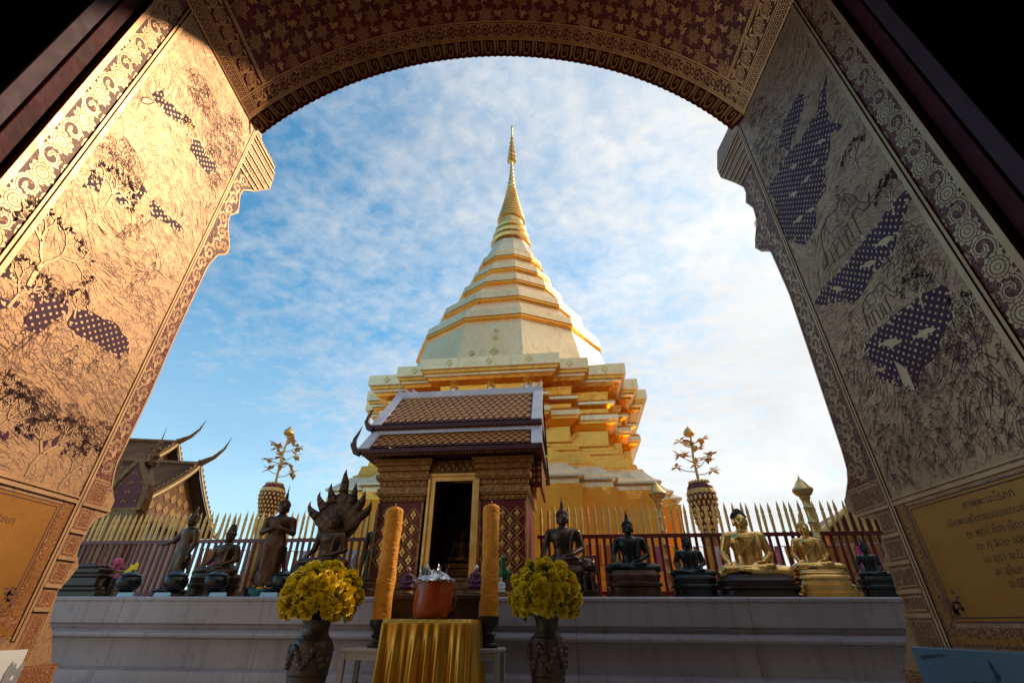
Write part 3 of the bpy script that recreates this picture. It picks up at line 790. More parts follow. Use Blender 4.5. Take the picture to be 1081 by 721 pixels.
for s_edge, sg in ((0.0, 1), (SL, -1)):   # double band along each springing line
    S = lambda q: s_edge+sg*q
    for q, w in ((0.008, 0.012), (0.062, 0.007), (0.073, 0.007), (0.172, 0.006), (0.182, 0.010)):
        bd.ribbon([(S(q), 0.868), (S(q), 1.41 if q > 0.17 else 1.552)], w, mpS, 0.0045, 0)
    y = 0.88
    while y < 1.54:
        for sx in (-1, 1):
            bd.ribbon([(S(0.016), y-0.011*sx), (S(0.058), y+0.011*sx)], 0.004, mpS, 0.003+0.0004*sx, 0)
        bd.sheet([(S(0.037+0.006*cos(a)), y+0.011+0.005*sin(a)) for a in (0, PI/2, PI, 3*PI/2)], mpS, 0.0038, 0)
        bd.sheet([(S(0.022+0.004*cos(a)), y+0.004*sin(a)) for a in (0, PI/2, PI, 3*PI/2)], mpS, 0.0038, 0)
        bd.sheet([(S(0.052+0.004*cos(a)), y+0.004*sin(a)) for a in (0, PI/2, PI, 3*PI/2)], mpS, 0.0038, 0)
        y += 0.022
    y = 0.91; k = 0
    while y < 1.53:
        rosette(bd, mpS, S(0.122), y, 0.030, 0.003)
        for a in (0.5, 1.2, 1.9, 2.6): 
            for e in (-1, 1): bd.sheet(leafdrop(S(0.122+e*0.008), y+0.040, 0.036, 0.006, a*e if e > 0 else PI+a), mpS, 0.0026, 0)
        for e in (0.088, 0.156): bd.sheet(leafdrop(S(e), y+0.015, 0.035, 0.008, PI/2), mpS, 0.0024, 0)
        y += 0.075; k += 1
bd.build('soffit_border', ['soffit gold', 'soffit lacquer'], soff, org=GORG)
fl = MB(); rng = random.Random(2)
def soffit_flower(cx, cy, r, rot):
    """a line-drawn lotus: gold rims, dark hearts to the petals"""
    for ring, (q, n, ww, hh) in enumerate(((1.0, 6, 0.36, 0.0026), (0.68, 6, 0.34, 0.0040), (0.38, 6, 0.30, 0.0054))):
        for k in range(n):
            a = rot+2*PI*(k+0.5*(ring % 2))/n
            L = r*q*(1.18 if ring == 0 and k % 3 == 0 else 1.0)
            for sc_, e, m in ((1.0, 0.0, 0), (0.72, 0.0005, 1), (0.36, 0.0009, 0)):
                o = 0.10*r*q+L*0.5*(1-sc_)*0.8
                fl.sheet(leafdrop(cx+o*cos(a), cy+o*sin(a), L*0.92*sc_, r*ww*q*sc_, a, 6), mpS, hh+e, m)
    fl.sheet(arc(cx, cy, r*0.10, 0, 2*PI*9/10, 9), mpS, 0.0068, 0)
row = 0; y = 0.90
while y < 1.40:
    s = 0.235+(0.075 if row % 2 else 0.0)
    while s < SL-0.22:
        soffit_flower(s+rng.uniform(-.004, .004), y+0.01, rng.uniform(.046, .054) if row % 2 == 0 else rng.uniform(.038, .046), rng.uniform(-.2, .2)+PI/2)
        for a in (0.3, 1.2, 1.95, 2.85, -0.5, -2.6):
            fl.sheet(leafdrop(s+0.075, y, rng.uniform(.018, .036), rng.uniform(.006, .011), a+rng.uniform(-.3, .3)), mpS, 0.003, 0)
        s += 0.15
    y += 0.078; row += 1
fl.build('flower_pattern', ['soffit gold', 'soffit lacquer'], soff, org=GORG)
fg = MB(); FY = 1.560
fgn = 80
def mpF(s, r, h):
    t = -TH0+s/RA; q = r*0.75+h*0.78; return (XM+(RA-q)*sin(t), 1.522+r*0.97-h*0.62, ZC+HC+(RA-q)*cos(t))
for i in range(fgn):                       # hanging fringe board
    s0, s1 = SL*i/fgn, SL*(i+1)/fgn
    P = [(s0, 0.001), (s1, 0.001), (s1, 0.072), ((s0+s1)/2, 0.076), (s0, 0.072)]
    n = 5
    vs = [mpF(a, b, 0) for a, b in P]+[mpF(a, b, -0.010) for a, b in P]
    fg.add(vs, [(0, 1, 2, 3, 4), (9, 8, 7, 6, 5), (2, 7, 8, 3), (3, 8, 9, 4)], 1)
i = 0; s = 0.02
while s < SL-0.02:
    fg.ribbon([(s-0.024, 0.006), (s-0.024, 0.044), (s-0.015, 0.058), (s+0.006, 0.058), (s+0.015, 0.044), (s+0.015, 0.016), (s-0.002, 0.016), (s-0.004, 0.034)], 0.009, mpF, 0.002, 0)
    fg.sheet([(s+0.030, 0.004), (s+0.050, 0.004), (s+0.048, 0.042), (s+0.040, 0.070), (s+0.032, 0.042)], mpF, 0.003, 0)
    s += 0.083
fg.build('hanging_fringe', ['fringe gold', 'soffit lacquer'], soff, org=GORG)

# ---- door posts, walls, ceiling, roof
for sx, A in ((1, AR), (-1, AL)):
    for name, y0, y1, x0, x1, mat in (('door_post', 0.808, 0.856, 0.012, 0.13, 'door post red'), ('door_post', 0.742, 0.790, -0.006, 0.13, 'door post mauve')):
        p = MB(); p.box((A+sx*(x0+x1)/2, (y0+y1)/2, 1.78), (x1-x0, y1-y0, 3.56), 0, bev=0.004)
        p.build(name, [mat], gate, org=GORG)
    w = MB()
    w.box((A+sx*2.09, 0.80, 2.2), (3.96, 0.115, 4.4))
    w.build('inner_wall', ['dark interior'], gate, org=GORG)
    w = MB(); w.box((A+sx*(0.45+1.86), 1.22, 2.2), (3.70, 0.70, 4.4))
    w.build('wall', ['plaster'], gate, org=GORG)
w = MB()
P = [(AL-0.449, ZSP+HC+0.002)]+[mpS(SL*i/48, 0, -0.083)[::2] for i in range(49)]+[(AR+0.449, ZSP+HC+0.002), (AR+0.449, 4.4), (AL-0.449, 4.4)]
w.slab([(a, b) for a, b in P], lambda a, b, h: (a, h, b), 0.870, 1.575)
w.build('wall', ['plaster'], gate, org=GORG)
w = MB(); w.box((XM, 0.80, 4.06), (2.86, 0.112, 0.68)); w.build('inner_wall', ['dark interior'], gate, org=GORG)
w = MB()
w.box((XM-5.6, -1.6, 2.2), (0.2, 4.9, 4.4)); w.box((XM+5.6, -1.6, 2.2), (0.2, 4.9, 4.4)); w.box((XM, -4.1, 2.2), (11.0, 0.2, 4.4))
w.build('inner_wall', ['dark interior'], gate, org=GORG)
w = MB(); w.box((XM, -1.3, 4.45), (11.6, 5.6, 0.08)); w.build('ceiling', ['dark interior'], gate, org=GORG)
w = MB()
vs = [(XM-6, 1.72, 4.42), (XM+6, 1.72, 4.42), (XM+6, -1.3, 5.6), (XM-6, -1.3, 5.6), (XM+6, -4.5, 4.42), (XM-6, -4.5, 4.42)]
vs += [(a, b, c+0.14) for a, b, c in vs]
w.add(vs, [(0, 1, 2, 3), (3, 2, 4, 5), (6, 9, 8, 7), (9, 11, 10, 8), (0, 6, 7, 1), (5, 4, 10, 11), (0, 3, 9, 6), (3, 5, 11, 9), (1, 7, 8, 2), (2, 8, 10, 4)], 0)
w.build('roof', ['roof tile brown'], gate, org=GORG)
# ================================================================== SETTING
g = MB(); g.add([(-900, -900, 0), (900, -900, 0), (900, 900, 0), (-900, 900, 0)], [(0, 1, 2, 3)])
go = g.build('ground', ['terrace stone']); go['kind'] = 'structure'; go['label'] = 'pale stone paved temple terrace'

# ---- white moulded ledge carrying the statues
VL = 4.64
zt = at(540, 629.5, VL)[1]
def zp(py, v): return at(540, py, v)[1]
ZL = zt
prof = [(0.02, ZL), (0.0, ZL-0.012), (0.0, zp(634, VL)), (0.012, zp(635, VL)), (0.016, zp(660, VL)), (0.05, zp(662, VL)), (0.06, zp(666, VL)), (-0.02, zp(671, VL)),
        (-0.025, zp(673.5, VL)), (-0.02, zp(676, VL)), (0.06, zp(678, VL)), (0.065, zp(680, VL)), (0.065, zp(711, VL)), (-0.02, zp(715, VL)), (-0.025, zp(719, VL)), (-0.025, zp(728, VL)), (-0.06, zp(731, VL)), (-0.06, zp(742, VL)), (-0.06, 0.02)]
led = tthing('altar_ledge', 'long white moulded masonry ledge carrying the row of statues', 'ledge', 0, VL)
mb = MB()
loops = []
for o, z in prof: loops.append((o, z))
n = len(loops); U0, U1 = -8.0, 7.0
NX = 30
vs = []
for i in range(NX+1):
    u = U0+(U1-U0)*i/NX
    for o, z in loops: vs.append((u, o+0.0015*mnoise.noise(Vector((u*2, z*4, 0))), z))
fs = [(i*n+j, (i+1)*n+j, (i+1)*n+j+1, i*n+j+1) for i in range(NX) for j in range(n-1)]
mb.add(vs, fs, 0, True)
mb.add([(U0, 0.02, ZL), (U1, 0.02, ZL), (U1, 2.2, ZL), (U0, 2.2, ZL), (U0, 2.2, 0), (U1, 2.2, 0)], [(0, 1, 2, 3), (3, 2, 5, 4)], 0)
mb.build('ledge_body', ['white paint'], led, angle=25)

# ================================================================== CHEDI
VC = 12.7
uC = at(538, 250, VC)[0]+0.05
ch = tthing('chedi', 'tall gilded chedi tapering in octagonal steps to a slender spire', 'pagoda', uC, VC)
def octa(prof, mats=None):
    L = []
    for a, z in prof:
        r = a*1.04/cos(PI/12); L.append([Vector((r*cos(-PI/2+rad(13)+PI/6*k), r*sin(-PI/2+rad(13)+PI/6*k), z+HC)) for k in range(12)])
    return L
pf = []; pm = []
def step(a, z, m): pf.append((a, z)); pm.append(m)
bands = [(2.64, 6.87), (2.20, 7.80), (1.66, 8.85), (1.33, 9.63), (1.06, 10.42)]
step(3.0, 5.20, 0); step(3.0, 5.42, 0); step(2.96, 5.5, 0)
for i, (a, z) in enumerate(bands):
    step(a-0.02, z-0.07, 1); step(a+0.05, z-0.03, 1); step(a+0.05, z+0.015, 1); step(a+0.0, z+0.03, 1); step(a+0.0, z+0.055, 1); step(a+0.04, z+0.06, 0); step(a+0.0, z+0.30, 0)
    na, nz = bands[i+1] if i < 4 else (0.92, 10.85)
    step(a-0.07, z+0.31, 0)
step(0.95, 10.80, 0); step(0.97, 10.84, 2); step(0.93, 10.90, 2); step(0.66, 11.60, 2); step(0.66, 11.66, 0)
c_ = MB(); c_.loft(octa(pf), mats=pm); c_.build('octagonal_cone', ['chedi skylit plate', 'chedi gold', 'chedi lead'], ch)
b_ = MB()
b_.lathe([(0.52, 11.60), (0.52, 11.80), (0.70, 11.84), (0.74, 11.94), (0.70, 12.02), (0.50, 12.06), (0.50, 12.14), (0.64, 12.18), (0.67, 12.28), (0.62, 12.38), (0.46, 12.42), (0.46, 12.50), (0.57, 12.54), (0.59, 12.62), (0.54, 12.72), (0.43, 12.76), (0.46, 12.9), (0.44, 13.1)], 40, (0, 0, HC))
b_.build('bell', ['gold leaf'], ch)
sp = MB(); p = []; z = 13.1; k = 0
while z < 16.3:
    t = (z-13.1)/3.3; r = 0.42*(1-t)**1.7+0.065
    p += [(r*.90, z), (r*1.08, z+0.04), (r*1.08, z+0.09), (r*0.86, z+0.12)]; z += 0.17 if t < 0.5 else 0.24; k += 1
sp.lathe(p, 28, (0, 0, HC)); sp.build('ringed_spire', ['gold leaf'], ch)
ht = MB()
ht.lathe([(0.06, 16.3), (0.05, 16.6), (0.09, 16.66), (0.04, 16.7), (0.035, 18.9), (0.06, 18.95), (0.05, 19.05), (0.012, 19.1), (0.01, 19.3)], 12, (0, 0, HC))
for k in range(6):
    r = 0.18*(1-k/7.2); z = 16.75+0.30*k
    ht.lathe([(r, z), (r*1.02, z+0.04), (r*0.7, z+0.14), (0.04, z+0.2)], 20, (0, 0, HC))
    for q in range(10):
        a = 2*PI*q/10; ht.ell((r*cos(a), r*sin(a), z-0.05+HC), (0.02, 0.02, 0.06), 0, 6, 5)
ht.build('spire_finial', ['gold leaf'], ch)
CORN = [(1.58, 3.72), (2.22, 3.43), (3.06, 3.06), (3.43, 2.22), (3.72, 1.58)]
def redent(d, z):
    q = [(x+d, y+d) for x, y in CORN]
    quad = []
    for i, (x, y) in enumerate(q):          # from the front face round to the flank (x right, -y front)
        quad.append((x, -y))
        if i < len(q)-1: quad.append((x, -q[i+1][1]))
    pts = []
    for k in range(4):
        c, s = [(1, 0), (0, 1), (-1, 0), (0, -1)][k]
        for (x, y) in quad: pts.append(Vector((x*c-y*s, x*s+y*c, z*0.985+HC)))
    return pts
bp = [(-0.9, 5.26, 0), (0.0, 5.24, 0), (0.0, 4.98, 0), (-0.05, 4.96, 1), (-0.05, 4.90, 1), (-0.10, 4.89, 0), (-0.10, 4.84, 0), (-0.16, 4.82, 1), (-0.18, 4.76, 1), (-0.40, 4.72, 1), (-0.44, 4.50, 1), (-0.30, 4.47, 1), (-0.28, 4.42, 0), (-0.28, 4.36, 0),
      (-0.33, 4.34, 1), (-0.44, 4.30, 1), (-0.45, 4.20, 1), (-0.30, 4.15, 1), (-0.26, 4.08, 0), (-0.25, 3.97, 0), (-0.30, 3.94, 1), (-0.30, 3.90, 1), (-0.36, 3.87, 1), (-0.46, 3.80, 1), (-0.50, 3.78, 1),
      (-0.50, 3.44, 1), (-0.46, 3.40, 1), (-0.42, 3.36, 1), (-0.42, 3.30, 1), (-0.34, 3.26, 1), (-0.34, 3.20, 1), (-0.28, 3.18, 1), (-0.24, 3.12, 1), (-0.24, 3.06, 1), (-0.14, 3.02, 1), (-0.12, 2.90, 1),
      (-0.10, 2.82, 1), (-0.04, 2.78, 1), (-0.02, 2.74, 0), (0.04, 2.70, 2), (0.22, 2.50, 2), (0.34, 2.42, 2), (0.34, 2.38, 2), (0.24, 2.36, 0), (0.24, 2.26, 0), (0.30, 2.24, 1), (0.30, 2.1, 1), (0.24, 2.06, 1), (0.24, -0.85, 1)]
bo = MB(); L = [redent(d, z) for d, z, m in bp][::-1]; bo.loft(L, mats=[m for d, z, m in bp][::-1][1:]+[0])
bo.build('stepped_base', ['chedi skylit plate', 'chedi gold', 'chedi lead'], ch)
# saffron-yellow cloth wrapped round the foot, above a row of openings in the plinth
cw = MB(); NW = 400
ring = redent(0.275, 0.0)
per = []
for i in range(len(ring)):
    a, b = ring[i], ring[(i+1) % len(ring)]; k = max(2, int((b-a).length/0.09))
    for j in range(k): per.append(a+(b-a)*j/k)
loops = []
for j in range(9):
    z = 2.22-j*0.165; Lp = []
    for i, q in enumerate(per):
        o = Vector((q.x, q.y, 0)).normalized(); w = 0.03+0.022*mnoise.noise(Vector((q.x*1.3, q.y*1.3, z*0.9)))+0.016*mnoise.noise(Vector((q.x*5, q.y*5, z*2)))
        sag = 0.07*mnoise.noise(Vector((q.x*0.9, q.y*0.9, 3.0))) if j == 0 else 0
        Lp.append(Vector((q.x, q.y, z+HC+sag))+o*w)
    loops.append(Lp)
cw.loft(loops, 0, True, False); cw.build('yellow_cloth_wrap', ['yellow wrap cloth'], ch, angle=70)
for sx in (-0.85, 0.0, 0.85):
    o = MB(); o.lathe([(0.11, 0), (0.12, 0.03), (0.07, 0.05), (0.05, 0.09), (0.0, 0.11)], 16, (0, 0, 0), fl=0.12, nf=8, R=Matrix.Rotation(PI/2, 3, 'X'))
    o.build('rosette', ['chedi skylit plate'], ch, loc=(sx, -3.72+0.435, 4.54+HC))
for k, sx in enumerate((-2.6, -1.8, -0.9, 0.0, 0.9, 1.8, 2.6)):
    o = MB(); y = 3.72 if abs(sx) < 1.58 else 3.43 if abs(sx) < 2.22 else 3.06
    o.slab([(-.075, 0), (0, -.09), (.075, 0), (0, .09)], lambda a, b, h: (a, -h, b), 0.0, 0.018)
    o.build('diamond_stud', ['gold leaf'], ch, loc=(sx, -y-0.001, 5.03+HC))

for sx, z, q in ((-.55, 5.66, .7), (0.0, 5.68, 1.25), (.50, 5.66, .7), (0.0, 6.12, .8), (0.0, 6.40, .6)):      # stamped diamonds on the front of the cone
    y = (2.96-(z-5.5)*0.262)*1.04
    o = MB(); o.slab([(-.10*q, 0), (0, -.12*q), (.10*q, 0), (0, .12*q)], lambda a, b, h: (a, -h, b), 0.0, 0.012)
    o = o.build('diamond_stud', ['gold leaf'], ch, loc=(sx, -y-0.004, z+HC)); o.rotation_euler = (-rad(15), 0, -rad(2))

# ================================================================== SHRINE IN FRONT
VS = 5.55
uA, _ = at(404.5, 500, VS); uB, _ = at(556, 500, VS)
uS = (uA+uB)/2; HW = (uB-uA)/2
shr = tthing('shrine', 'small gilt and red shrine with tiled two-tier roof in front of the chedi', 'shrine', uS, VS)
Z = lambda py, v=VS: at(480, py, v)[1]
zE = Z(486)                      # underside of the eaves
wid = at(449.5, 540, VS)[0]-at(404.5-3.5, 540, VS)[0]
PW = wid                         # pilaster width
core = MB()
zb = 0.05
z_lo = ZL
for sx in (-1, 1):
    core.box((sx*(HW-PW/2), 0.55, (zE+z_lo)/2), (PW-0.012, 1.08, zE-z_lo))
core.box((0, 1.085, (zE+z_lo)/2), (2*HW-0.02, 0.05, zE-z_lo))
core.build('wall', ['lacquer'], shr)
bs = MB()
for d, z0, z1 in ((0.10, z_lo+0.001, z_lo+0.10), (0.06, z_lo+0.10, z_lo+0.18), (0.03, z_lo+0.18, z_lo+0.22)):
    bs.box((0, 0.54, (z0+z1)/2), (2*HW+2*d, 1.1+2*d, z1-z0), 0, bev=0.012)
bs.build('plinth', ['dark gilt'], shr)
dz0, dz1 = z_lo+0.22, Z(508)
duL, duR = at(459.5, 520, VS)[0]-uS, at(499, 520, VS)[0]-uS
for sx in (-1, 1):               # pilasters: lattice of gilt diamonds on red, and a stepped capital
    p = MB(); x0 = sx*(HW-PW/2)
    zc0 = Z(530)
    mpP = lambda a, b, h: (x0+a, -h, b)
    p.sheet([(-PW/2, dz0), (PW/2, dz0), (PW/2, zc0), (-PW/2, zc0)], mpP, 0.006, 1)
    for e in (-1, 1): p.box((x0+e*(PW/2-0.012), -0.012, (dz0+zc0)/2), (0.024, 0.03, zc0-dz0), 0)
    w = PW/2-0.028; dy = 0.080; z = dz0+0.02; q = 0
    lat = [(-w, 0), (0, dy), (w, 0), (0, -dy)]
    while z < zc0-0.02:
        for cx in (-w*2/3, 0, w*2/3) if q % 2 == 0 else (-w/3, w/3):
            r = [(cx, z+dy*0.96), (cx+w/3*0.96, z), (cx, z-dy*0.96), (cx-w/3*0.96, z)]
            if z-dy > dz0-0.02 and z+dy < zc0+0.02:
                p.ribbon(r, 0.016, mpP, 0.014, 0, True)
                p.sheet([(cx+0.028*cos(a)*(1+.25*cos(4*a)), z+0.042*sin(a)*(1+.25*cos(4*a))) for a in [2*PI*i/24 for i in range(24)]], mpP, 0.017, 2)
                p.ell((x0+cx, -0.018, z), (0.014, 0.012, 0.02), 2, 8, 6)
        z += dy; q += 1
    zz = zc0; k = 0
    H = zE-zc0; rows = [(0.0, 0.05), (0.02, 0.16), (0.03, 0.20), (0.008, 0.34), (0.02, 0.40), (0.045, 0.52), (0.055, 0.56), (0.03, 0.66), (0.05, 0.74), (0.075, 0.86), (0.09, 0.95), (0.09, 1.0)]
    for i in range(len(rows)-1):
        d, t0 = rows[i]; t1 = rows[i+1][1]
        p.box((x0, 0.55-d/2+0.0005*i, zc0+H*(t0+t1)/2), (PW+2*d, 1.1+d*2, H*(t1-t0)-0.0015), 0)
        if (t1-t0) > 0.09:
            nn = 9
            for j in range(nn):
                cx = x0-PW/2-d+(PW+2*d)*(j+0.5)/nn
                p.ell((cx, -d-0.004, zc0+H*(t0+t1)/2), ((PW+2*d)/nn*0.42, 0.012, H*(t1-t0)*0.4), 0, 8, 6)
    p.build('pilaster', ['carved gilt', 'red paint', 'gold leaf'], shr)
fr = MB(); fw = 0.055
mpD = lambda a, b, h: (a, -h, b)
for d, w_, hh in ((0.0, fw, 0.02), (fw, 0.03, 0.045)):
    for (x0, x1, z0, z1) in ((duL-d-w_, duL-d, dz0, dz1+d+w_), (duR+d, duR+d+w_, dz0, dz1+d+w_), (duL-d, duR+d, dz1+d, dz1+d+w_)):
        fr.box(((x0+x1)/2, -hh/2+0.01, (z0+z1)/2), (x1-x0, hh+0.03, z1-z0), 0)
fr.build('door_frame', ['gold leaf'], shr)
ln = MB(); lw = duR-duL+0.17
ln.box(((duL+duR)/2, 0.02, (dz1+0.088+zE)/2), (lw, 0.05, zE-dz1-0.09), 1)
for j in range(14):
    a = -lw/2+lw*(j+0.5)/14
    ln.ell(((duL+duR)/2+a, -0.008, (dz1+0.088+zE)/2+0.02*(-1)**j), (0.022, 0.012, 0.035), 0, 8, 6)
ln.build('lintel', ['carved gilt', 'dark gilt'], shr)
dk = MB(); dk.box(((duL+duR)/2, 0.80, (dz0+dz1)/2), (duR-duL+0.12, 0.02, dz1-dz0+0.08)); dk.build('doorway_shade_panel', ['dark interior'], shr)  # near-black sheet stands in for the shade inside the doorway
# a figure glimpsed in the dark doorway is a thing of its own (built with the statues below)
# roof tiers
def slope_tiles(mb, W0, W1, y0, z0, y1, z1, mats=(0, 1), rows=6, cols=14):
    """sheet of diamond tiles between an eave (y0,z0) and a top line (y1,z1)"""
    nrm = Vector((0, -(z1-z0), (y1-y0))); nrm.normalize()
    if nrm.z < 0: nrm = -nrm
    def mp(a, b, h):           # a in -1..1, b 0..1
        W = W0+(W1-W0)*b; p = Vector((a*W, y0+(y1-y0)*b, z0+(z1-z0)*b))+nrm*h; return p
    mb.add([mp(-1, 0, 0), mp(1, 0, 0), mp(1, 1, 0), mp(-1, 1, 0)], [(0, 1, 2, 3)], mats[1])
    for r in range(2*rows-1):
        for c in range(cols-(r % 2)):
            cx = -1+2*(c+0.5+0.5*(r % 2))/cols; cy = (r+1)/(2*rows); dx, dyy = 0.95/cols, 0.475/rows
            mb.add([mp(cx-dx, cy, 0.004), mp(cx, cy-dyy, 0.018), mp(cx+dx, cy, 0.004), mp(cx, cy+dyy, 0.002)], [(0, 1, 2, 3)], mats[0])
    return mp
vE1 = -0.34; zE1 = Z(471.5, VS+vE1); xE1 = (at(578, 470, VS+vE1)[0]-at(384, 470, VS+vE1)[0])/2
yM = -0.06; zM = Z(454.5, VS+yM); xM = xE1*0.985
vE2 = -0.12; zE2 = Z(446.5, VS+vE2); xE2 = (at(578, 446, VS+vE2)[0]-at(398, 446, VS+vE2)[0])/2
yR = 0.55; zR = Z(416, VS+yR); xR = xE2*0.99
for (W0, W1, y0, z0, y1, z1, nm, rows) in ((xE1, xM, vE1, zE1, yM, zM, 'lower_roof', 3), (xE2, xR, vE2, zE2, yR, zR, 'upper_roof', 5)):
    rf = MB(); tr = MB()
    ins = 0.13
    mp = slope_tiles(rf, W0-ins, W1-ins, y0+0.02, z0+0.03, y1, z1-0.01, rows=rows, cols=20)
    yb = 2*yR-y0; yb1 = 2*yR-y1
    rf.add([(-W0, yb, z0), (W0, yb, z0), (W1, yb1, z1), (-W1, yb1, z1)], [(0, 1, 2, 3)], 1)
    rf.add([(-W0, y0, z0-0.03), (W0, y0, z0-0.03), (W0, yb, z0-0.03), (-W0, yb, z0-0.03)], [(0, 1, 2, 3)], 2)
    for e in (-1, 1):          # gable infill
        rf.add([(e*(W0-0.02), y0, z0-0.02), (e*(W0-0.02), yb, z0-0.02), (e*(W1-0.02), yb1, z1), (e*(W1-0.02), y1, z1)], [(0, 1, 2, 3)], 2)
    rf.build(nm, ['roof tile brown', 'roof tile groove', 'roof maroon'], shr)
    nrm = Vector((0, -(z1-z0), (y1-y0))).normalized()
    if nrm.z < 0: nrm = -nrm
    for e in (-1, 1):          # white verges
        q = [Vector((e*W0, y0, z0)), Vector((e*(W0-ins), y0, z0)), Vector((e*(W1-ins), y1, z1)), Vector((e*W1, y1, z1))]
        tr.add([p+nrm*0.022 for p in q]+[p-nrm*0.03 for p in q], [(0, 1, 2, 3), (7, 6, 5, 4), (0, 4, 5, 1), (1, 5, 6, 2), (2, 6, 7, 3), (3, 7, 4, 0)], 0)
    q = 0.055 if nm == 'upper_roof' else 0.035
    tr.add([(-W1, y1-0.05, z1-q), (W1, y1-0.05, z1-q), (W1, y1-0.03, z1+0.045), (-W1, y1-0.03, z1+0.045), (-W1, y1+0.05, z1+0.045), (W1, y1+0.05, z1+0.045), (W1, y1+0.05, z1-q), (-W1, y1+0.05, z1-q)],
           [(0, 1, 2, 3), (3, 2, 5, 4), (4, 5, 6, 7), (0, 3, 4, 7), (1, 6, 5, 2)], 0)
    if nm == 'upper_roof':
        for e in (-1, 1):      # flame crests along the ridge ends
            for k in range(3):
                x = e*(W1-0.03-0.11*k); hh = 0.11-0.018*k
                tr.slab([(x, z1+0.04), (x-e*0.10, z1+0.04), (x-e*0.06, z1+0.06), (x-e*0.02, z1+0.04+hh*0.6), (x+e*0.02, z1+0.04+hh)], lambda a, b, h: (a, y1+h, b), -0.025, 0.025)
    tr.build('white_trim', ['white roof trim'], shr)
    ev = MB()
    ev.box((0, y0+0.01, z0-0.022), (2*W0, 0.045, 0.05), 0)
    nn = 60
    for j in range(nn):
        ev.add([(-W0+2*W0*j/nn, y0+0.02, z0-0.046), (-W0+2*W0*(j+1)/nn, y0+0.02, z0-0.046), (-W0+2*W0*(j+0.5)/nn, y0+0.02, z0-0.085)], [(0, 1, 2)], 1)
    ev.build('eaves_board', ['roof maroon', 'dark gilt'], shr)
    hn = MB()                  # upswept finial at the visible end
    s = 1.0 if nm == 'lower_roof' else 0.9
    hn.tube([(-W0+0.03, y0, z0-0.05), (-W0-0.03*s, y0, z0-0.02), (-W0-0.07*s, y0, z0+0.05*s), (-W0-0.065*s, y0, z0+0.14*s), (-W0-0.03*s, y0, z0+0.22*s), (-W0-0.005, y0, z0+0.30*s)],
            [0.035, 0.04, 0.036, 0.024, 0.014, 0.003], 8, 0)
    hn.tube([(-W0-0.06*s, y0, z0+0.04*s), (-W0-0.10*s, y0, z0+0.06*s), (-W0-0.115*s, y0, z0+0.10*s)], [0.02, 0.014, 0.002], 6, 0)
    hn.build('roof_finial', ['roof maroon'], shr)
rs = MB()
rs.box((0, yM+0.02, (zM+zE2)/2-0.005), (2*xM-0.06, 0.05, max(0.05, zE2-zM+0.07)), 0)
rs.build('roof_riser', ['carved gilt'], shr)
sd = MB(); uD = at(571, 500, VS+0.2)[0]-uS; zd0 = at(571, 514, VS+0.2)[1]
sd.box((uD, 0.55, (zd0+zE1)/2-0.02), (0.03, 0.85, zE1-zd0), 1)
for j in range(6):
    for k in range(5):
        sd.ell((uD+0.016, 0.2+0.14*j, zd0+0.06+0.075*k), (0.006, 0.045, 0.028), 0, 6, 5)
        sd.ell((uD-0.016, 0.2+0.14*j, zd0+0.06+0.075*k), (0.006, 0.045, 0.028), 0, 6, 5)
sd.box((uD-0.055, 0.13, (zd0+zE1)/2-0.02), (0.13, 0.025, zE1-zd0), 1)
for k in range(5): 
    for j in (-0.035, 0.03): sd.ell((uD-0.055+j, 0.115, zd0+0.06+0.075*k), (0.026, 0.006, 0.028), 0, 6, 5)
sd.build('gable_board', ['gilt wood', 'red paint'], shr)

# ================================================================== FENCE
VF = 6.2
zRail = at(500, 568, VF)[1]; zTip = at(500, 538, VF)[1]
zr_lo = ZL+0.10
def fence(label, u0, u1, skip=()):
    f = tthing('picket_fence', label, 'fence', (u0+u1)/2, VF, ZL)
    half = (u1-u0)/2
    r = MB(); r.box((0, -0.018, zRail-ZL), (2*half, 0.03, 0.042), 0); r.build('rail', ['red paint'], f)
    r = MB(); r.box((0, -0.018, 0.10), (2*half, 0.03, 0.042), 0); r.build('rail', ['red paint'], f)
    pk = MB(); h = zTip-ZL
    pk.box((0, 0, (zRail-ZL)/2), (0.032, 0.022, zRail-ZL), 1)
    pk.lathe([(0.020, zRail-ZL), (0.024, zRail-ZL+0.02), (0.016, zRail-ZL+0.04), (0.017, h-0.26), (0.020, h-0.12), (0.015, h-0.10), (0.020, h-0.085), (0.018, h-0.06), (0.012, h-0.02), (0.002, h+0.03)], 8, (0, 0, 0), 0)
    first = None; n = int(2*half/0.084); rg = random.Random(int(u0*10))
    for i in range(n):
        x = -half+0.05+(2*half-0.1)*i/(n-1)
        if first is None:
            o = first = pk.build('picket', ['gilt foil', 'red paint'], f)
        else:
            o = first.copy(); COL.objects.link(o); o.parent = f
        o.location = (x, 0, 0); o.scale = (1, 1, 1+rg.uniform(-0.012, 0.012)); o.rotation_euler = (rg.uniform(-.014, .014), rg.uniform(-.014, .014), rg.uniform(-.2, .2))
    return f
uf1 = uS-HW-0.07
fence('gold spear-topped fence with dark red bars, left of the shrine', -7.4, uf1)
fence('gold spear-topped fence with dark red bars, right of the shrine', uS+HW+0.07, 5.4)
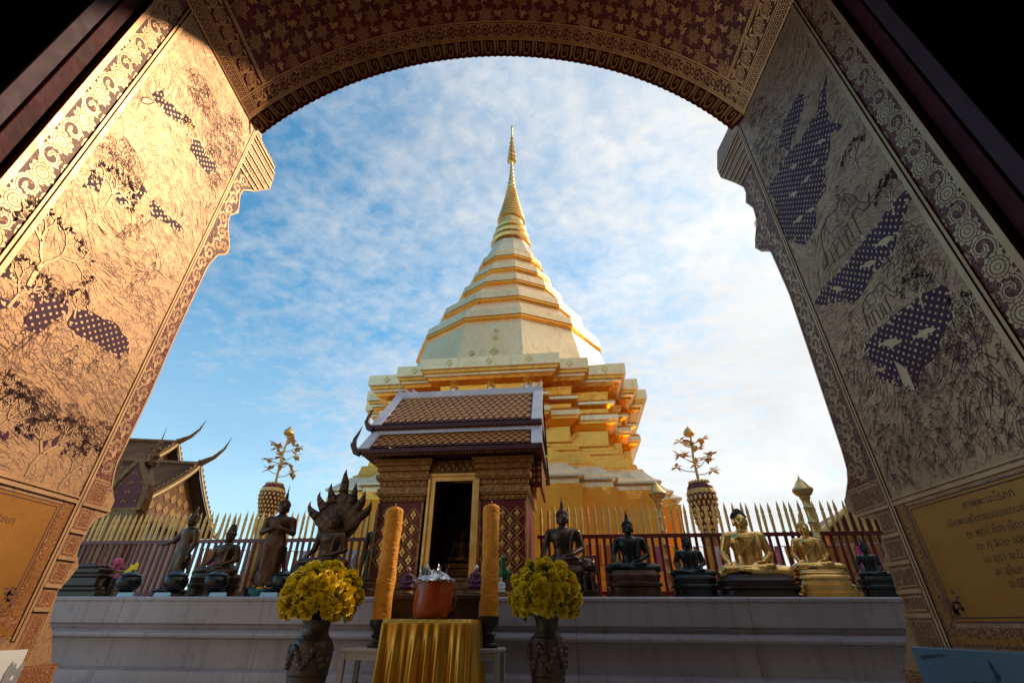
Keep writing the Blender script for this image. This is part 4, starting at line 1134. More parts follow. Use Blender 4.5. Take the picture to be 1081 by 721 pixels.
# ================================================================== STATUES
LEN_ROOT = {}
def head(b, c, k, flame=True, crown=False, tall=1.0):
    """head with brow, nose, mouth, ears, curls bump and flame; c = centre, k = scale"""
    c = Vector(c); P = lambda x, y, z: c+Vector((x, y, z))*k
    b.ell(c, (0.080*k, 0.092*k, 0.108*k), 0, 20, 14)
    b.ell(P(0, -0.02, -0.045), (0.062*k, 0.072*k, 0.068*k), 0, 16, 10)       # jaw
    b.ell(P(0, -0.088, -0.012), (0.014*k, 0.022*k, 0.032*k), 0, 10, 8)       # nose
    b.ell(P(0, -0.082, -0.055), (0.026*k, 0.014*k, 0.008*k), 0, 10, 6)       # lips
    b.ell(P(0, -0.080, -0.068), (0.020*k, 0.014*k, 0.008*k), 0, 10, 6)
    for s in (-1, 1):
        b.ell(P(s*0.034, -0.078, 0.028), (0.026*k, 0.014*k, 0.007*k), 0, 10, 6, Matrix.Rotation(s*0.25, 3, 'Y'))  # brow
        b.ell(P(s*0.032, -0.080, 0.005), (0.019*k, 0.012*k, 0.010*k), 0, 10, 6)                                   # lidded eye
        b.ell(P(s*0.086, 0.005, -0.02), (0.012*k, 0.022*k, 0.060*k), 0, 10, 8)                                    # long ear
def body_seated(b, mirror=1):
    C = b.cap
    for s in (-1, 1):
        C((s*.11, .02, .10), .105, (s*.34, -.14, .085), .082)      # thighs
        b.ell((s*.36, -.16, .082), (.085, .085, .072))             # knees
        b.ell((s*.12, .06, .12), (.14, .13, .12))
    C((.34, -.19, .075), .066, (-.06, -.285, .085), .048); C((-.34, -.19, .105), .064, (.08, -.275, .125), .044)
    b.ell((-.12, -.29, .10), (.085, .045, .034)); b.ell((.14, -.27, .145), (.085, .045, .032))   # feet
    b.lathe([(.16, .06), (.165, .14), (.145, .22), (.138, .29), (.158, .37), (.185, .44), (.192, .50), (.165, .555), (.09, .59), (.06, .61)], 24, sy=.70)
    b.ell((0, -.04, .455), (.155, .10, .085)); C((-.165, 0, .525), .066, (.165, 0, .525), .066)
    C((0, 0, .57), .062, (0, -.012, .66), .054)
    # right arm (over the knee), left arm (in the lap)
    m = mirror
    C((-.205*m, .0, .52), .064, (-.275*m, .03, .315), .050); C((-.275*m, .03, .315), .049, (-.285*m, -.15, .20), .034)
    hand(b, Vector((-.285*m, -.17, .195)), Vector((-.03*m, -.55, -.85)), Vector((0, -.8, .6)), 1.0, -m)
    C((.205*m, .0, .52), .064, (.275*m, .01, .305), .050); C((.275*m, .01, .305), .049, (.12*m, -.19, .205), .034)
    hand(b, Vector((.10*m, -.205, .20)), Vector((-.97*m, -.22, -.05)), Vector((0, -.1, 1)), 1.0, m)
def hand(b, w, d, nrm, k, thumb):
    d = d.normalized(); nrm = (nrm-d*nrm.dot(d)).normalized(); side = d.cross(nrm)
    pc = w+d*0.045*k
    R = Matrix((side, d, nrm)).transposed()
    b.ell(pc, (.036*k, .052*k, .018*k), 0, 12, 8, R)
    for i, l in enumerate((.058, .066, .062, .048)):
        o = (i-1.5)*.0185*k; r0 = pc+d*.040*k+side*o
        r1 = r0+d*l*.55*k+side*o*.15-nrm*.004*k; r2 = r1+d*l*.45*k-nrm*.014*k
        b.tube([r0-d*.02*k, r0, r1, r2], [.0095*k, .0095*k, .0085*k, .006*k], 8)
        b.ell(r2, .0062*k, 0, 8, 6)
    t0 = w+d*.018*k+side*thumb*.030*k
    b.tube([w+d*.01*k, t0, t0+(d*.030+side*thumb*.018-nrm*.01)*k, t0+(d*.055+side*thumb*.016-nrm*.018)*k], [.012*k, .012*k, .010*k, .007*k], 8)
def body_standing(b, pose):
    C = b.cap
    b.lathe([(.150, .03), (.135, .10), (.115, .22), (.112, .34), (.122, .44), (.128, .50), (.112, .57), (.105, .62), (.122, .69), (.135, .745), (.128, .79), (.075, .825), (.045, .845)], 26, sy=.66)
    for s in (-1, 1):
        b.ell((s*.055, -.05, .018), (.036, .085, .022)); C((s*.052, .0, .02), .036, (s*.055, .0, .10), .05)
        C((s*.058, -.012, .12), .06, (s*.06, -.012, .45), .075)
        b.tube([(s*.125, .03, .46), (s*.150, .045, .25), (s*.185, .06, .06)], [.03, .026, .016], 8, flat=.5)   # robe hem wings
    C((-.125, 0, .775), .05, (.125, 0, .775), .05); C((0, 0, .80), .046, (0, -.008, .875), .040)
    if pose == 'crossed':
        for s in (-1, 1):
            C((s*.15, 0, .765), .048, (s*.185, -.01, .62), .038); C((s*.185, -.01, .62), .037, (s*.05, -.125, .655), .026)
            hand(b, Vector((s*.05, -.125, .655)), Vector((-s*.9, -.12, .35)), Vector((0, -1, 0)), .72, s)
    elif pose == 'reach':
        C((-.15, 0, .765), .048, (-.20, -.05, .64), .038); C((-.20, -.05, .64), .037, (-.36, -.09, .60), .026)
        hand(b, Vector((-.37, -.09, .60)), Vector((-1, -.05, .0)), Vector((0, 0, 1)), .72, 1)
        C((.15, 0, .765), .048, (.175, .01, .61), .038); C((.175, .01, .61), .037, (.155, -.03, .46), .026)
        hand(b, Vector((.155, -.03, .45)), Vector((0, -.1, -1)), Vector((0, -1, 0)), .72, -1)
    else:
        for s in (-1, 1):
            C((s*.15, 0, .765), .048, (s*.175, .01, .61), .038); C((s*.175, .01, .61), .037, (s*.155, -.03, .46), .026)
            hand(b, Vector((s*.155, -.03, .45)), Vector((0, -.1, -1)), Vector((0, -1, 0)), .72, -s)
def scaled(b, k, off=(0, 0, 0)):
    b.v = [(x*k+off[0], y*k+off[1], z*k+off[2]) for x, y, z in b.v]; return b
def hair_cap(hb, hc, hk, flame, crown=0):
    P = lambda x, y, z: (hc[0]+x*hk, hc[1]+y*hk, hc[2]+z*hk)
    n = 0
    hb.ell(P(0, .018, .030), (.088*hk, .090*hk, .098*hk), 0, 18, 12)
    hb.ell(P(0, .015, .118), (.048*hk, .048*hk, .045*hk), 0, 14, 8)
    for i in range(7):                                            # rows of curls
        t = 0.22+0.2*i
        for j in range(16):
            a = 2*PI*(j+0.5*(i % 2))/16
            x, y, z = .088*sin(t)*cos(a), .018+.090*sin(t)*sin(a), .030+.098*cos(t)
            if y < -0.055 and z < .07: continue
            hb.ell(P(x, y, z), .014*hk, 0, 6, 5)
    if flame:
        hb.lathe([(.028*hk, 0), (.034*hk, .02*hk), (.022*hk, .05*hk), (.026*hk, .07*hk), (.012*hk, .11*hk), (.002, (.11+flame)*hk)], 10, P(0, .015, .15))
    if crown:
        for q, (r, z) in enumerate(((.10, .05), (.085, .10), (.07, .15), (.055, .19))):
            hb.lathe([(r*hk, 0), (r*1.06*hk, .015*hk), (r*.9*hk, .05*hk)], 14, P(0, .01, z), fl=.06, nf=10)
def seated(name, label, px, py0, py1, v, mat, hairmat, ped, pedmat, flame=.10, group=None, turn=0.0, crown=0, robe=None, wid=1.0, voxel=.011, extra_h=0.0, mirror=1):
    """py0: seat line, py1: very top, in the photograph; ped: list of (half width, half depth, fraction) steps from the ledge up"""
    u, z0 = at(px, py0, v); zt_ = at(px, py1, v)[1]
    top = .73+.108+.03+.02+.15+.0 if not flame else .73+.15+.11+flame
    top = .725+(.26+flame if flame else .165)
    if crown: top = max(top, .73+.36+flame)
    k = (zt_-z0)/top
    t = tthing(name, label, 'statue', u, v, ZL, group, turn)
    b = MB(); body_seated(b, mirror); hc = (0, -.015, .725); head(b, hc, 1.0)
    scaled(b, k); b.v = [(x*wid, y, z+(z0-ZL)) for x, y, z in b.v]
    b.build('body', [mat], t, remesh=voxel*k, smooth_it=2)
    h = MB(); hair_cap(h, hc, 1.0, flame, crown); scaled(h, k); h.v = [(x*wid, y, z+(z0-ZL)) for x, y, z in h.v]
    h.build('hair', [hairmat], t)
    s = MB()                                                      # robe edge and sash over the left shoulder
    s.tube([(.14, -.085, .56), (.06, -.145, .47), (-.04, -.155, .38), (-.12, -.125, .30)], [.012]*4, 6)
    s.tube([(.135, -.10, .55), (.125, -.16, .44), (.115, -.145, .30), (.11, -.15, .24)], [.022, .024, .024, .02], 6, flat=.4)
    scaled(s, k); s.v = [(x*wid, y, z+(z0-ZL)) for x, y, z in s.v]; s.build('robe_sash', [mat if robe is None else robe], t)
    H = z0-ZL
    if ped and H > 0.02:
        p = MB(); pr = [(w*k*wid, d*k, f*H) for w, d, f in ped]; pr += [(pr[-1][0]*.97, pr[-1][1]*.97, H+.012*k), (pr[-1][0]*.90, pr[-1][1]*.92, H+.05*k)]
        loops = []
        for w, d, z in pr:
            L = []
            for i in range(32):
                a = 2*PI*i/32; e = 0.55
                ca, sa = cos(a), sin(a)
                L.append(Vector((w*math.copysign(abs(ca)**e, ca), -.06*k+d*math.copysign(abs(sa)**e, sa), z)))
            loops.append(L)
        p.loft(loops, 0, False); p.build('pedestal', [pedmat], t)
    return t, k
def standing(name, label, px, py0, py1, v, mat, pose, flame=.10, group=None, turn=0.0, voxel=.010, pedmat=None):
    u, z0 = at(px, py0, v); zt_ = at(px, py1, v)[1]
    hk = .78; top = .925+(.26+flame)*hk
    k = (zt_-z0)/top
    t = tthing(name, label, 'statue', u, v, ZL, group, turn)
    b = MB(); body_standing(b, pose); hc = (0, -.012, .925); head(b, hc, hk)
    scaled(b, k, (0, 0, z0-ZL)); b.build('body', [mat], t, remesh=voxel*k, smooth_it=2)
    h = MB(); hair_cap(h, hc, hk, flame); scaled(h, k, (0, 0, z0-ZL)); h.build('hair', [mat], t)
    p = MB(); H = max(z0-ZL, .03)
    p.lathe([(.24*k, 0), (.25*k, H*.25), (.20*k, H*.4), (.20*k, H*.6), (.23*k, H*.8), (.21*k, H*.995)], 28, fl=.03, nf=14); p.build('pedestal', [pedmat or mat], t)
    return t, k
BASE2 = [(.46, .30, 0), (.46, .30, .16), (.40, .26, .2), (.39, .25, .45), (.44, .29, .5), (.44, .29, .62), (.40, .27, .68), (.41, .28, .85), (.43, .29, .92), (.42, .28, 1.0)]
BASE3 = [(.56, .36, 0), (.56, .36, .22), (.50, .33, .26), (.50, .33, .50), (.45, .30, .55), (.43, .29, .68), (.46, .31, .78), (.45, .30, .86), (.41, .28, .92), (.42, .28, 1.0)]

seated('buddha_statue', 'dark bronze seated Buddha behind the right-hand bowl of yellow flowers', 596, 603, 523, 5.15, 'bronze', 'bronze', BASE2, 'bronze', .09)
seated('buddha_statue', 'black seated Buddha on tall brown stepped base, nearest the slim lantern post', 668, 607, 538, 5.1, 'dark bronze', 'dark bronze', BASE2, 'brown bronze', .05)
seated('buddha_statue', 'small blackish green seated Buddha with long thin spire on its head', 731, 610, 538, 5.2, 'black stone', 'black stone', BASE2, 'black stone', .50, wid=1.15)
seated('buddha_statue', 'large gold seated Buddha with black hair on a dark base', 795, 613, 536, 5.1, 'statue gold', 'hair black', BASE2, 'dark wood', 0, wid=1.05)
seated('buddha_statue', 'gold seated Buddha with gold hair on a gold stepped base', 862, 606, 541, 5.1, 'statue gold', 'statue gold', BASE3, 'statue gold', .03)
seated('buddha_statue', 'small black seated Buddha beside the pink cloth at the right jamb', 923, 611, 567, 5.1, 'black stone', 'black stone', BASE2, 'black stone', .04)
seated('buddha_statue', 'brown seated Buddha with a tall pointed crown between alms bowls', 231, 609, 541, 5.2, 'brown bronze', 'brown bronze', BASE2, 'bronze', .12, crown=1)
standing('standing_buddha', 'brown standing Buddha with both hands crossed on the chest', 279, 620, 513, 5.2, 'brown bronze', 'crossed', .12, turn=rad(18), pedmat='bronze')
standing('standing_buddha', 'dark standing Buddha holding one arm out over the alms bowls', 180, 622, 535, 5.35, 'bronze', 'reach', .02, turn=rad(-15))
standing('standing_buddha', 'slim dark standing Buddha close against the left wall of the shrine', 391, 621, 536, 5.6, 'bronze', 'down', .08)

# naga-hooded Buddha
t, k = seated('naga_buddha_statue', 'brown bronze Buddha seated beneath a spreading seven-headed naga hood', 343, 602, 534, 5.15, 'brown bronze', 'brown bronze',
              [(.5, .34, 0), (.52, .36, .12), (.46, .32, .2), (.50, .35, .32), (.53, .36, .45), (.48, .33, .52), (.50, .35, .66), (.52, .36, .8), (.46, .32, 1.0)], 'bronze', .03)
zoff = at(343, 602, 5.15)[1]-ZL
nb = MB()
for i in range(7):
    a = (i-3)*0.32; ln = (0.62, 0.64, 0.68, 0.90, 0.68, 0.64, 0.62)[i]
    o = Vector((0, .14, .58)); d = Vector((sin(a), -.02, cos(a)))
    p1, p2, p3 = o+d*ln*.45, o+d*ln*.78, o+d*ln*.95
    for q in range(7):
        f = q/6; c = o+(p3-o)*f; w = .07+.055*sin(PI*min(1, f*1.1)); nb.ell(c, (w, .045, w), 0, 12, 8)
    side = Vector((cos(a), 0, -sin(a)))
    hd = p3+d*.02
    nb.tube([p2, hd, hd+d*.05+Vector((0, -.03, .02)), hd+d*.08+Vector((0, -.05, .06)), hd+(d*.08+Vector((0, 0, .15)))+Vector((0, -.035, 0))], [.085, .070, .050, .028, .004], 10)
    nb.ell(hd+Vector((0, -.05, 0)), (.045, .05, .045), 0, 10, 8)
nb.ell((0, .17, .86), (.41, .05, .42), 0, 24, 14)
for i in range(6):
    a = (i-2.5)*.32; nb.cap((sin(a)*.2, .16, .6+cos(a)*.2), .05, (sin(a)*.50, .15, .58+cos(a)*.50), .035)
scaled(nb, k, (0, 0, zoff)); nb.build('naga_hood', ['brown bronze'], t, remesh=.009*k, smooth_it=1)

# dim gold figure inside the shrine doorway
uI = uS+(duL+duR)/2
tI = tthing('shrine_image', 'dim gold Buddha image barely visible inside the dark shrine doorway', 'statue', uI, VS+0.62, ZL)
b = MB(); body_seated(b); head(b, (0, -.015, .725), 1.0); scaled(b, .42, (0, 0, .42)); b.build('body', ['dark gilt'], tI, remesh=.008)
h = MB(); hair_cap(h, (0, -.015, .725), 1.0, .12); scaled(h, .42, (0, 0, .42)); h.build('hair', ['dark gilt'], tI)
p = MB()
for w, z0, z1 in ((.40, .222, .27), (.34, .27, .36), (.38, .36, .42)): p.box((0, 0, (z0+z1)/2), (w, .26, z1-z0), 0, bev=.008)
p.build('pedestal', ['dark gilt'], tI)

# ---- alms bowls, labels and small offerings on the ledge
def lathe_thing(name, label, cat, u, v, z, prof, mat, n=24, group=None, **kw):
    t = tthing(name, label, cat, u, v, z, group); m = MB(); m.lathe(prof, n, **kw); o = m.build('body', [mat], t); return t
BOWL = [(.035, 0), (.05, .012), (.095, .05), (.112, .095), (.105, .135), (.085, .155), (.088, .162), (.10, .165), (.07, .185), (.02, .20), (.012, .215), (.0, .22)]
for px, lab in ((131, 'round black alms bowl below the pink and yellow flowers'), (181, 'round black alms bowl in front of the standing Buddha with an outstretched arm'),
                (224, 'round black alms bowl in front of the crowned brown Buddha'), (296, 'round black alms bowl at the foot of the naga Buddha, beside the yellow flowers')):
    u, z = at(px, 628, 4.86); t = tthing('alms_bowl', lab, 'bowl', u, 4.86, ZL, 'black alms bowls along the ledge')
    s_ = MB(); s_.lathe([(.09, 0), (.095, .01), (.075, .03), (.08, .04)], 20); s_.build('stand', ['dark wood'], t)
    s_ = MB(); s_.lathe(BOWL[:7], 28, (0, 0, .035)); s_.build('bowl', ['bowl black'], t)
    s_ = MB(); s_.lathe(BOWL[6:], 28, (0, 0, .035)); s_.build('lid', ['bowl black'], t)
for px, lab in ((131, 'leftmost pale blue card on the ledge, under the first alms bowl'), (170, 'pale blue card on the ledge below the standing Buddha with an outstretched arm'), (229, 'pale blue card on the ledge below the crowned Buddha'), (283, 'pale blue card on the ledge beside the small turquoise dish')):
    u, z = at(px, 628, 4.68); m = MB(); w = .085
    m.add([(-w, 0, 0), (w, 0, 0), (w, .012, .035), (-w, .012, .035), (-w, .03, 0), (w, .03, 0)], [(0, 1, 2, 3), (3, 2, 5, 4), (0, 3, 4), (1, 5, 2), (0, 4, 5, 1)])
    o = m.build('name_card', ['label blue'], None, T(u, 4.68, ZL+.001), -PHI); tag(o, lab, 'card', 'pale blue cards along the ledge edge')
u, z = at(92, 628, 5.2)
t = tthing('wooden_pedestal', 'dark stepped wooden pedestal at the far left end of the ledge', 'pedestal', u, 5.2, ZL)
m = MB()
for w, z0, z1 in ((.60, 0, .07), (.56, .07, .11), (.50, .11, .20), (.54, .20, .235), (.46, .235, .29), (.36, .29, .33)): m.box((0, 0, (z0+z1)/2), (w, .42, z1-z0), 0, bev=.012)
m.build('steps', ['dark wood'], t)
def posy(label, px, py, v, mats, n, r, seed):
    u, z = at(px, py, v); t = tthing('flower_posy', label, 'flowers', u, v, ZL)
    rg = random.Random(seed); vz = MB(); hz = z-ZL
    vz.lathe([(.03, 0), (.045, .03), (.03, max(.06, hz*.45)), (.04, hz*.6)], 14); vz.build('vase', ['bowl black'], t)
    f = MB()
    for i in range(n):
        c = Vector((rg.gauss(0, r*.5), rg.gauss(0, r*.4), hz+rg.gauss(0, r*.5)))
        for j in range(7):
            a = 2*PI*j/7+rg.random(); f.ell(c+Vector((cos(a)*.016, -.004, sin(a)*.016)), (.014, .008, .014), 0, 6, 5)
        f.ell(c+Vector((0, -.01, 0)), .010, 0, 6, 5)
    f.build('blossoms', [mats], t); return t
posy('pink flowers in a little vase beside the dark pedestal', 127, 594, 5.15, 'pink', 16, .075, 3)
posy('yellow flowers in a little vase next to the pink ones', 139, 603, 5.0, 'petal yellow', 14, .07, 4)
u, z = at(273, 626, 4.8)
t = tthing('offering_dish', 'small turquoise dish with an orange candle stub and twigs', 'dish', u, 4.8, ZL)
m = MB(); m.lathe([(.05, 0), (.06, .01), (.095, .05), (.10, .065), (.09, .062), (.0, .03)], 24); m.build('dish', ['turquoise'], t)
m = MB(); m.lathe([(.03, .03), (.032, .085), (.02, .09), (.0, .09)], 16); m.build('candle_stub', ['saffron cloth'], t)
m = MB(); rg = random.Random(4)
for i in range(9): m.tube([(0, 0, .06), (rg.uniform(-.04, .04), rg.uniform(-.02, .02), .14), (rg.uniform(-.07, .07), rg.uniform(-.02, .02), .2)], [.004, .003, .002], 5)
m.build('twigs', ['dark gilt'], t)
u, z = at(623, 626, 4.95)
t = tthing('stone_lion', 'small grey stone guardian lion beside the yellow flowers on the ledge', 'figurine', u, 4.95, ZL)
m = MB(); m.box((0, 0, .03), (.15, .17, .06)); m.cap((0, .04, .12), .06, (0, -.01, .2), .055); m.ell((0, -.04, .27), (.055, .06, .055)); m.ell((0, -.095, .255), (.032, .03, .025)); m.ell((0, 0, .25), (.075, .05, .075))
for s in (-1, 1): m.cap((s*.035, -.05, .18), .025, (s*.035, -.065, .07), .02); m.ell((s*.045, .02, .1), (.035, .06, .045)); m.ell((s*.04, -.03, .325), (.015, .01, .02))
m.tube([(0, .09, .09), (0, .13, .16), (0, .11, .23)], [.02, .018, .006], 8)
m.build('body', ['bronze'], t, remesh=.006, smooth_it=1)
u, z = at(622, 592, 5.5)
t = tthing('red_lantern_stand', 'little red metal stand between the two dark seated Buddhas', 'stand', u, 5.5, ZL)
m = MB()
hh = z-ZL+.05
for sx in (-1, 1):
    for sy in (-1, 1): m.tube([(sx*.09, sy*.07, 0), (sx*.07, sy*.05, hh)], .009, 6)
for q in (.25, .6, .98): m.tube([(-.085+.02*q, -.055, hh*q), (.085-.02*q, -.055, hh*q)], .008, 6); m.tube([(-.085+.02*q, .055, hh*q), (.085-.02*q, .055, hh*q)], .008, 6)
m.box((0, 0, hh*.8), (.13, .09, .02)); m.build('frame', ['red paint'], t)
u, z = at(914, 596, 5.9)
t = tthing('pink_cloth', 'magenta pink cloth hung over the fence beside the small black Buddha', 'cloth', u, 5.9, ZL)
m = MB(); vs = []; nx, nz = 14, 12; zh = at(908, 577, 5.9)[1]-ZL
for j in range(nz+1):
    for i in range(nx+1):
        x = (-.075+.15*i/nx)*(0.75+.35*j/nz); vs.append((x, .015*sin(i*1.3)+.01*sin(j*.7+i*.5), zh*(1-j/nz)+.01))
m.add(vs, [(j*(nx+1)+i, j*(nx+1)+i+1, (j+1)*(nx+1)+i+1, (j+1)*(nx+1)+i) for j in range(nz) for i in range(nx)], 0, True)
m.build('folds', ['magenta'], t, angle=80)

# ================================================================== GOLD TREES, LANTERN POSTS
def gold_tree(label, px, v, pyb, pyt, pys, pyw, seed):
    """pyb/pyt: bottom and top of the ribbed basket; pys: top of bud"""
    u, zb_ = at(px, pyb, v); zt2 = at(px, pyt, v)[1]; ztop = at(px, pys, v)[1]
    t = tthing('golden_tree_pillar', label, 'ornament', u, v, 0)
    hb = zt2-zb_; R_ = pyw
    m = MB(); m.lathe([(R_*.9, 0), (R_*.9, .3), (R_*.6, .4), (R_*.5, zb_-.3), (R_*.62, zb_-.1), (R_*.5, zb_)], 24, fl=.05, nf=12); m.build('column', ['gilt wood'], t)
    m = MB(); m.lathe([(R_*.55, 0), (R_*.72, hb*.12), (R_*.86, hb*.45), (R_*.98, hb*.60), (R_*1.0, hb*.68), (R_*.9, hb*.73), (R_*.95, hb*.77), (R_*.92, hb*.86), (R_*.7, hb*.95), (R_*.4, hb), (0, hb)], 36, (0, 0, zb_))
    bk = m.build('basket', ['red paint'], t)
    m = MB()
    for row in range(9):
        f = row/8; z = hb*(.06+.88*f)
        r = R_*(0.60+.42*sin(min(1, f*1.25)*PI/2)) if f < .72 else R_*(1.0-1.1*(f-.72))
        for j in range(18):
            a = 2*PI*(j+.5*(row % 2))/18
            m.ell((r*cos(a), r*sin(a), z+zb_), (R_*.105, R_*.105, hb*.052), 0, 6, 5)
    for z, r in ((.7, 1.03), (.75, .97), (.02, .6)): m.lathe([(R_*r, z*hb), (R_*(r+.03), z*hb+.012), (R_*r, z*hb+.03)], 36, (0, 0, zb_))
    m.build('gilt_scales', ['gilt foil'], bk)
    rg = random.Random(seed); st = MB(); H = ztop-zt2
    st.tube([(0, 0, zt2-.02), (-.01, 0, zt2+H*.4), (.012, 0, zt2+H*.75), (.0, 0, zt2+H*.9)], [.022, .018, .014, .012], 8)
    ends = []
    for i in range(12):
        z = zt2+H*(.10+.66*i/12); a = i*2.4+.4; l = .27*(1-.35*i/12)*rg.uniform(.8, 1.15)
        e = Vector((l*cos(a), l*.8*sin(a), z+H*rg.uniform(.05, .12))); ends.append(e)
        st.tube([(0, 0, z), (l*.5*cos(a), l*.4*sin(a), z+.02), e], [.009, .007, .004], 6)
    st.build('stem', ['gilt foil'], t)
    for e in ends:
        lf = MB()
        for q in range(8):
            a = rg.uniform(0, 2*PI); b = rg.uniform(-.9, .7); L = rg.uniform(.10, .15); d = Vector((cos(a)*cos(b), sin(a)*cos(b), sin(b)))
            s = d.cross(Vector((0, 0, 1))).normalized(); w = s.cross(d)
            P = [e, e+d*L*.4+s*L*.32+w*.006, e+d*L, e+d*L*.4-s*L*.32+w*.006, e+d*L*.45+w*.012]
            lf.add(P, [(0, 1, 4), (1, 2, 4), (2, 3, 4), (3, 0, 4)], 0, False)
        lf.build('leaf_spray', ['gilt foil'], t)
    m = MB(); m.lathe([(.012, 0), (.06, .015), (.085, .05), (.07, .10), (.03, .145), (.012, .17), (.002, .20)], 20, (0, 0, ztop-.18), fl=.05, nf=8); m.build('lotus_bud', ['gold leaf'], t)
gold_tree('gold leafy tree on a red and gold basket pillar, behind the fence left of the naga hood', 281, 7.2, 546, 510, 451, .185, 3)
gold_tree('gold leafy tree on a red and gold basket pillar, behind the black-haired gold Buddha', 748, 7.2, 560, 507, 449, .195, 5)
def lantern_post(label, px, pyt, v):
    u, zt2 = at(px, pyt, v); t = tthing('lotus_post', label, 'post', u, v, ZL)
    h = zt2-ZL
    m = MB(); p = [(.075, 0), (.075, .05), (.05, .08)]
    z = .1
    while z < h-.3: p += [(.040, z), (.043, z+.05), (.052, z+.07), (.040, z+.09)]; z += .16
    p += [(.045, h-.26), (.06, h-.24), (.05, h-.22)]
    m.lathe(p, 20); m.build('shaft', ['gold leaf'], t)
    m = MB(); m.lathe([(.05, h-.23), (.095, h-.19), (.115, h-.155), (.11, h-.135), (.085, h-.115), (.045, h-.05), (.012, h-.01), (.002, h+.03)], 20, fl=.04, nf=8); m.build('lotus_bud', ['gold leaf'], t)
lantern_post('tall gold post with a lotus bud top, rising behind the black Buddha', 692, 509, 6.45)
lantern_post('gold post with a lotus bud top, directly behind the gold-haired gold Buddha', 843, 504, 6.0)

# flags strung on the fence side of the chedi
def flags(label, cat, u0, u1, v, z, n, seed):
    t = tthing('flag_string', label, cat, (u0+u1)/2, v, 0)
    rg = random.Random(seed); c = MB()
    c.tube([(-(u1-u0)/2+(u1-u0)*i/20, 0, z-.05*sin(PI*i/20)) for i in range(21)], .005, 5); c.build('cord', ['flag white'], t)
    cols = ['flag orange', 'flag pink', 'flag yellow', 'flag white', 'flag orange', 'flag white', 'flag yellow']
    for i in range(n):
        x = -(u1-u0)/2+(u1-u0)*(i+.5)/n; zz = z-.05*sin(PI*(i+.5)/n); w, h = (u1-u0)/n*.32, rg.uniform(.20, .34)
        m = MB(); vs = []
        for j in range(5):
            for q in range(4): vs.append((-w+2*w*q/3, .02*sin(j*1.1+q*1.4+i), -h*j/4))
        m.add(vs, [(j*4+q, j*4+q+1, (j+1)*4+q+1, (j+1)*4+q) for j in range(4) for q in range(3)], 0, True)
        m.build('flag', [cols[(i*3+rg.randint(0, 2)) % 7]], t, loc=(x, 0, zz))
zf = at(600, 574, 6.7)[1]
flags('string of small coloured cloth flags behind the fence right of the shrine', 'flags', .15, 4.4, 6.75, zf, 34, 1)
flags('string of small coloured cloth flags behind the fence left of the shrine', 'flags', -5.4, -1.75, 6.75, zf, 30, 2)

# ================================================================== TEMPLE HALLS AT THE LEFT, AND AN ADDED SHADING HALL
def far_hall(label, apex_px, apex_py, foot_px, foot_py, v, length, seed):
    """hall whose tiled gable end is turned to the terrace; the photograph gives the apex and the near foot of its gable"""
    ua, za = at(apex_px, apex_py, v); uf, zf_ = at(foot_px, foot_py, v-2.2)
    t = tthing('temple_hall', label, 'temple', ua, v, 0, None, rad(14))
    D = 2.2; zl = zf_
    for e in (-1, 1):
        m = MB(); NR = 7; loops = []
        for i in range(NR+1):
            f = i/NR; y = e*D*f; z = za-(za-zl)*(f**0.82)
            loops.append([Vector((-length, y, z)), Vector((0, y, z)), Vector((0, y, z-.10)), Vector((-length, y, z-.10))])
        m.loft(loops, 0); rf = m.build('roof', ['far roof'], t)
    m = MB()
    for e in (-1, 1):
        cu = [(e*D*f/24, za-(za-zl)*(f/24)**.82) for f in range(25)]
        m.ribbon(cu, .17, lambda a, b, h: (h, a, b), .06, 0); m.ribbon(cu, .06, lambda a, b, h: (h, a, b), .075, 1)
        for s in range(14):
            f0, f1 = s/14, (s+1)/14
            y0, y1 = e*D*f0, e*D*f1; z0, z1 = za-(za-zl)*f0**.82, za-(za-zl)*f1**.82
            m.tube([(.03, y0, z0+.06), (.03, (y0+y1)/2+e*.02, (z0+z1)/2+.17), (.03, y1, z1+.10)], [.02, .035, .005], 5)
        m.tube([(.03, e*D, zl), (.05, e*(D+.15), zl-.02), (.05, e*(D+.28), zl+.15), (.05, e*(D+.26), zl+.45)], [.06, .06, .04, .004], 6)
    m.build('bargeboard', ['dark gilt', 'gold leaf'], t)
    m = MB(); m.tube([(0, 0, za), (.15, 0, za+.10), (.35, 0, za+.22), (.55, 0, za+.48), (.66, 0, za+.85)], [.10, .085, .06, .035, .004], 8)
    m.tube([(-length, 0, za+.02), (0, 0, za+.02)], .06, 6); m.build('chofa', ['dark gilt'], t)
    m = MB(); P = [(-D*.95, zl-.05), (D*.95, zl-.05)]+[(D*.95*(1-i/6), za-(za-zl)*((1-i/6)**.82)-.14) for i in range(7)]+[(-D*.95*i/6, za-(za-zl)*((i/6)**.82)-.14) for i in range(1, 7)]
    m.slab(P, lambda a, b, h: (h, a, b), -.35, -.25, 0)
    for r in range(7):
        for c in range(-4, 5):
            y, z = c*.36+(.18 if r % 2 else 0), zl+.25+r*.32
            if z < za-(za-zl)*(min(1, abs(y)/D)**.82)-.45: m.slab([(y-.15, z), (y, z-.13), (y+.15, z), (y, z+.13)], lambda a, b, h: (h, a, b), -.26, -.235, 1)
    m.build('pediment', ['dark gilt', 'gilt wood'], t)
    m = MB(); m.box((-length/2-.3, 0, (zl-.05)/2), (length-.5, 2*D-.7, zl-.05), 0); m.build('wall', ['dark wood'], t)
    return t
far_hall('brown-roofed temple hall with gilded gable, the taller one farther back at far left', 187, 467, 150, 499, 13.6, 3.4, 1)
far_hall('brown-roofed temple hall with gilded gable, the lower one stepping out to the right', 210, 490, 163, 532, 12.2, 2.0, 2)
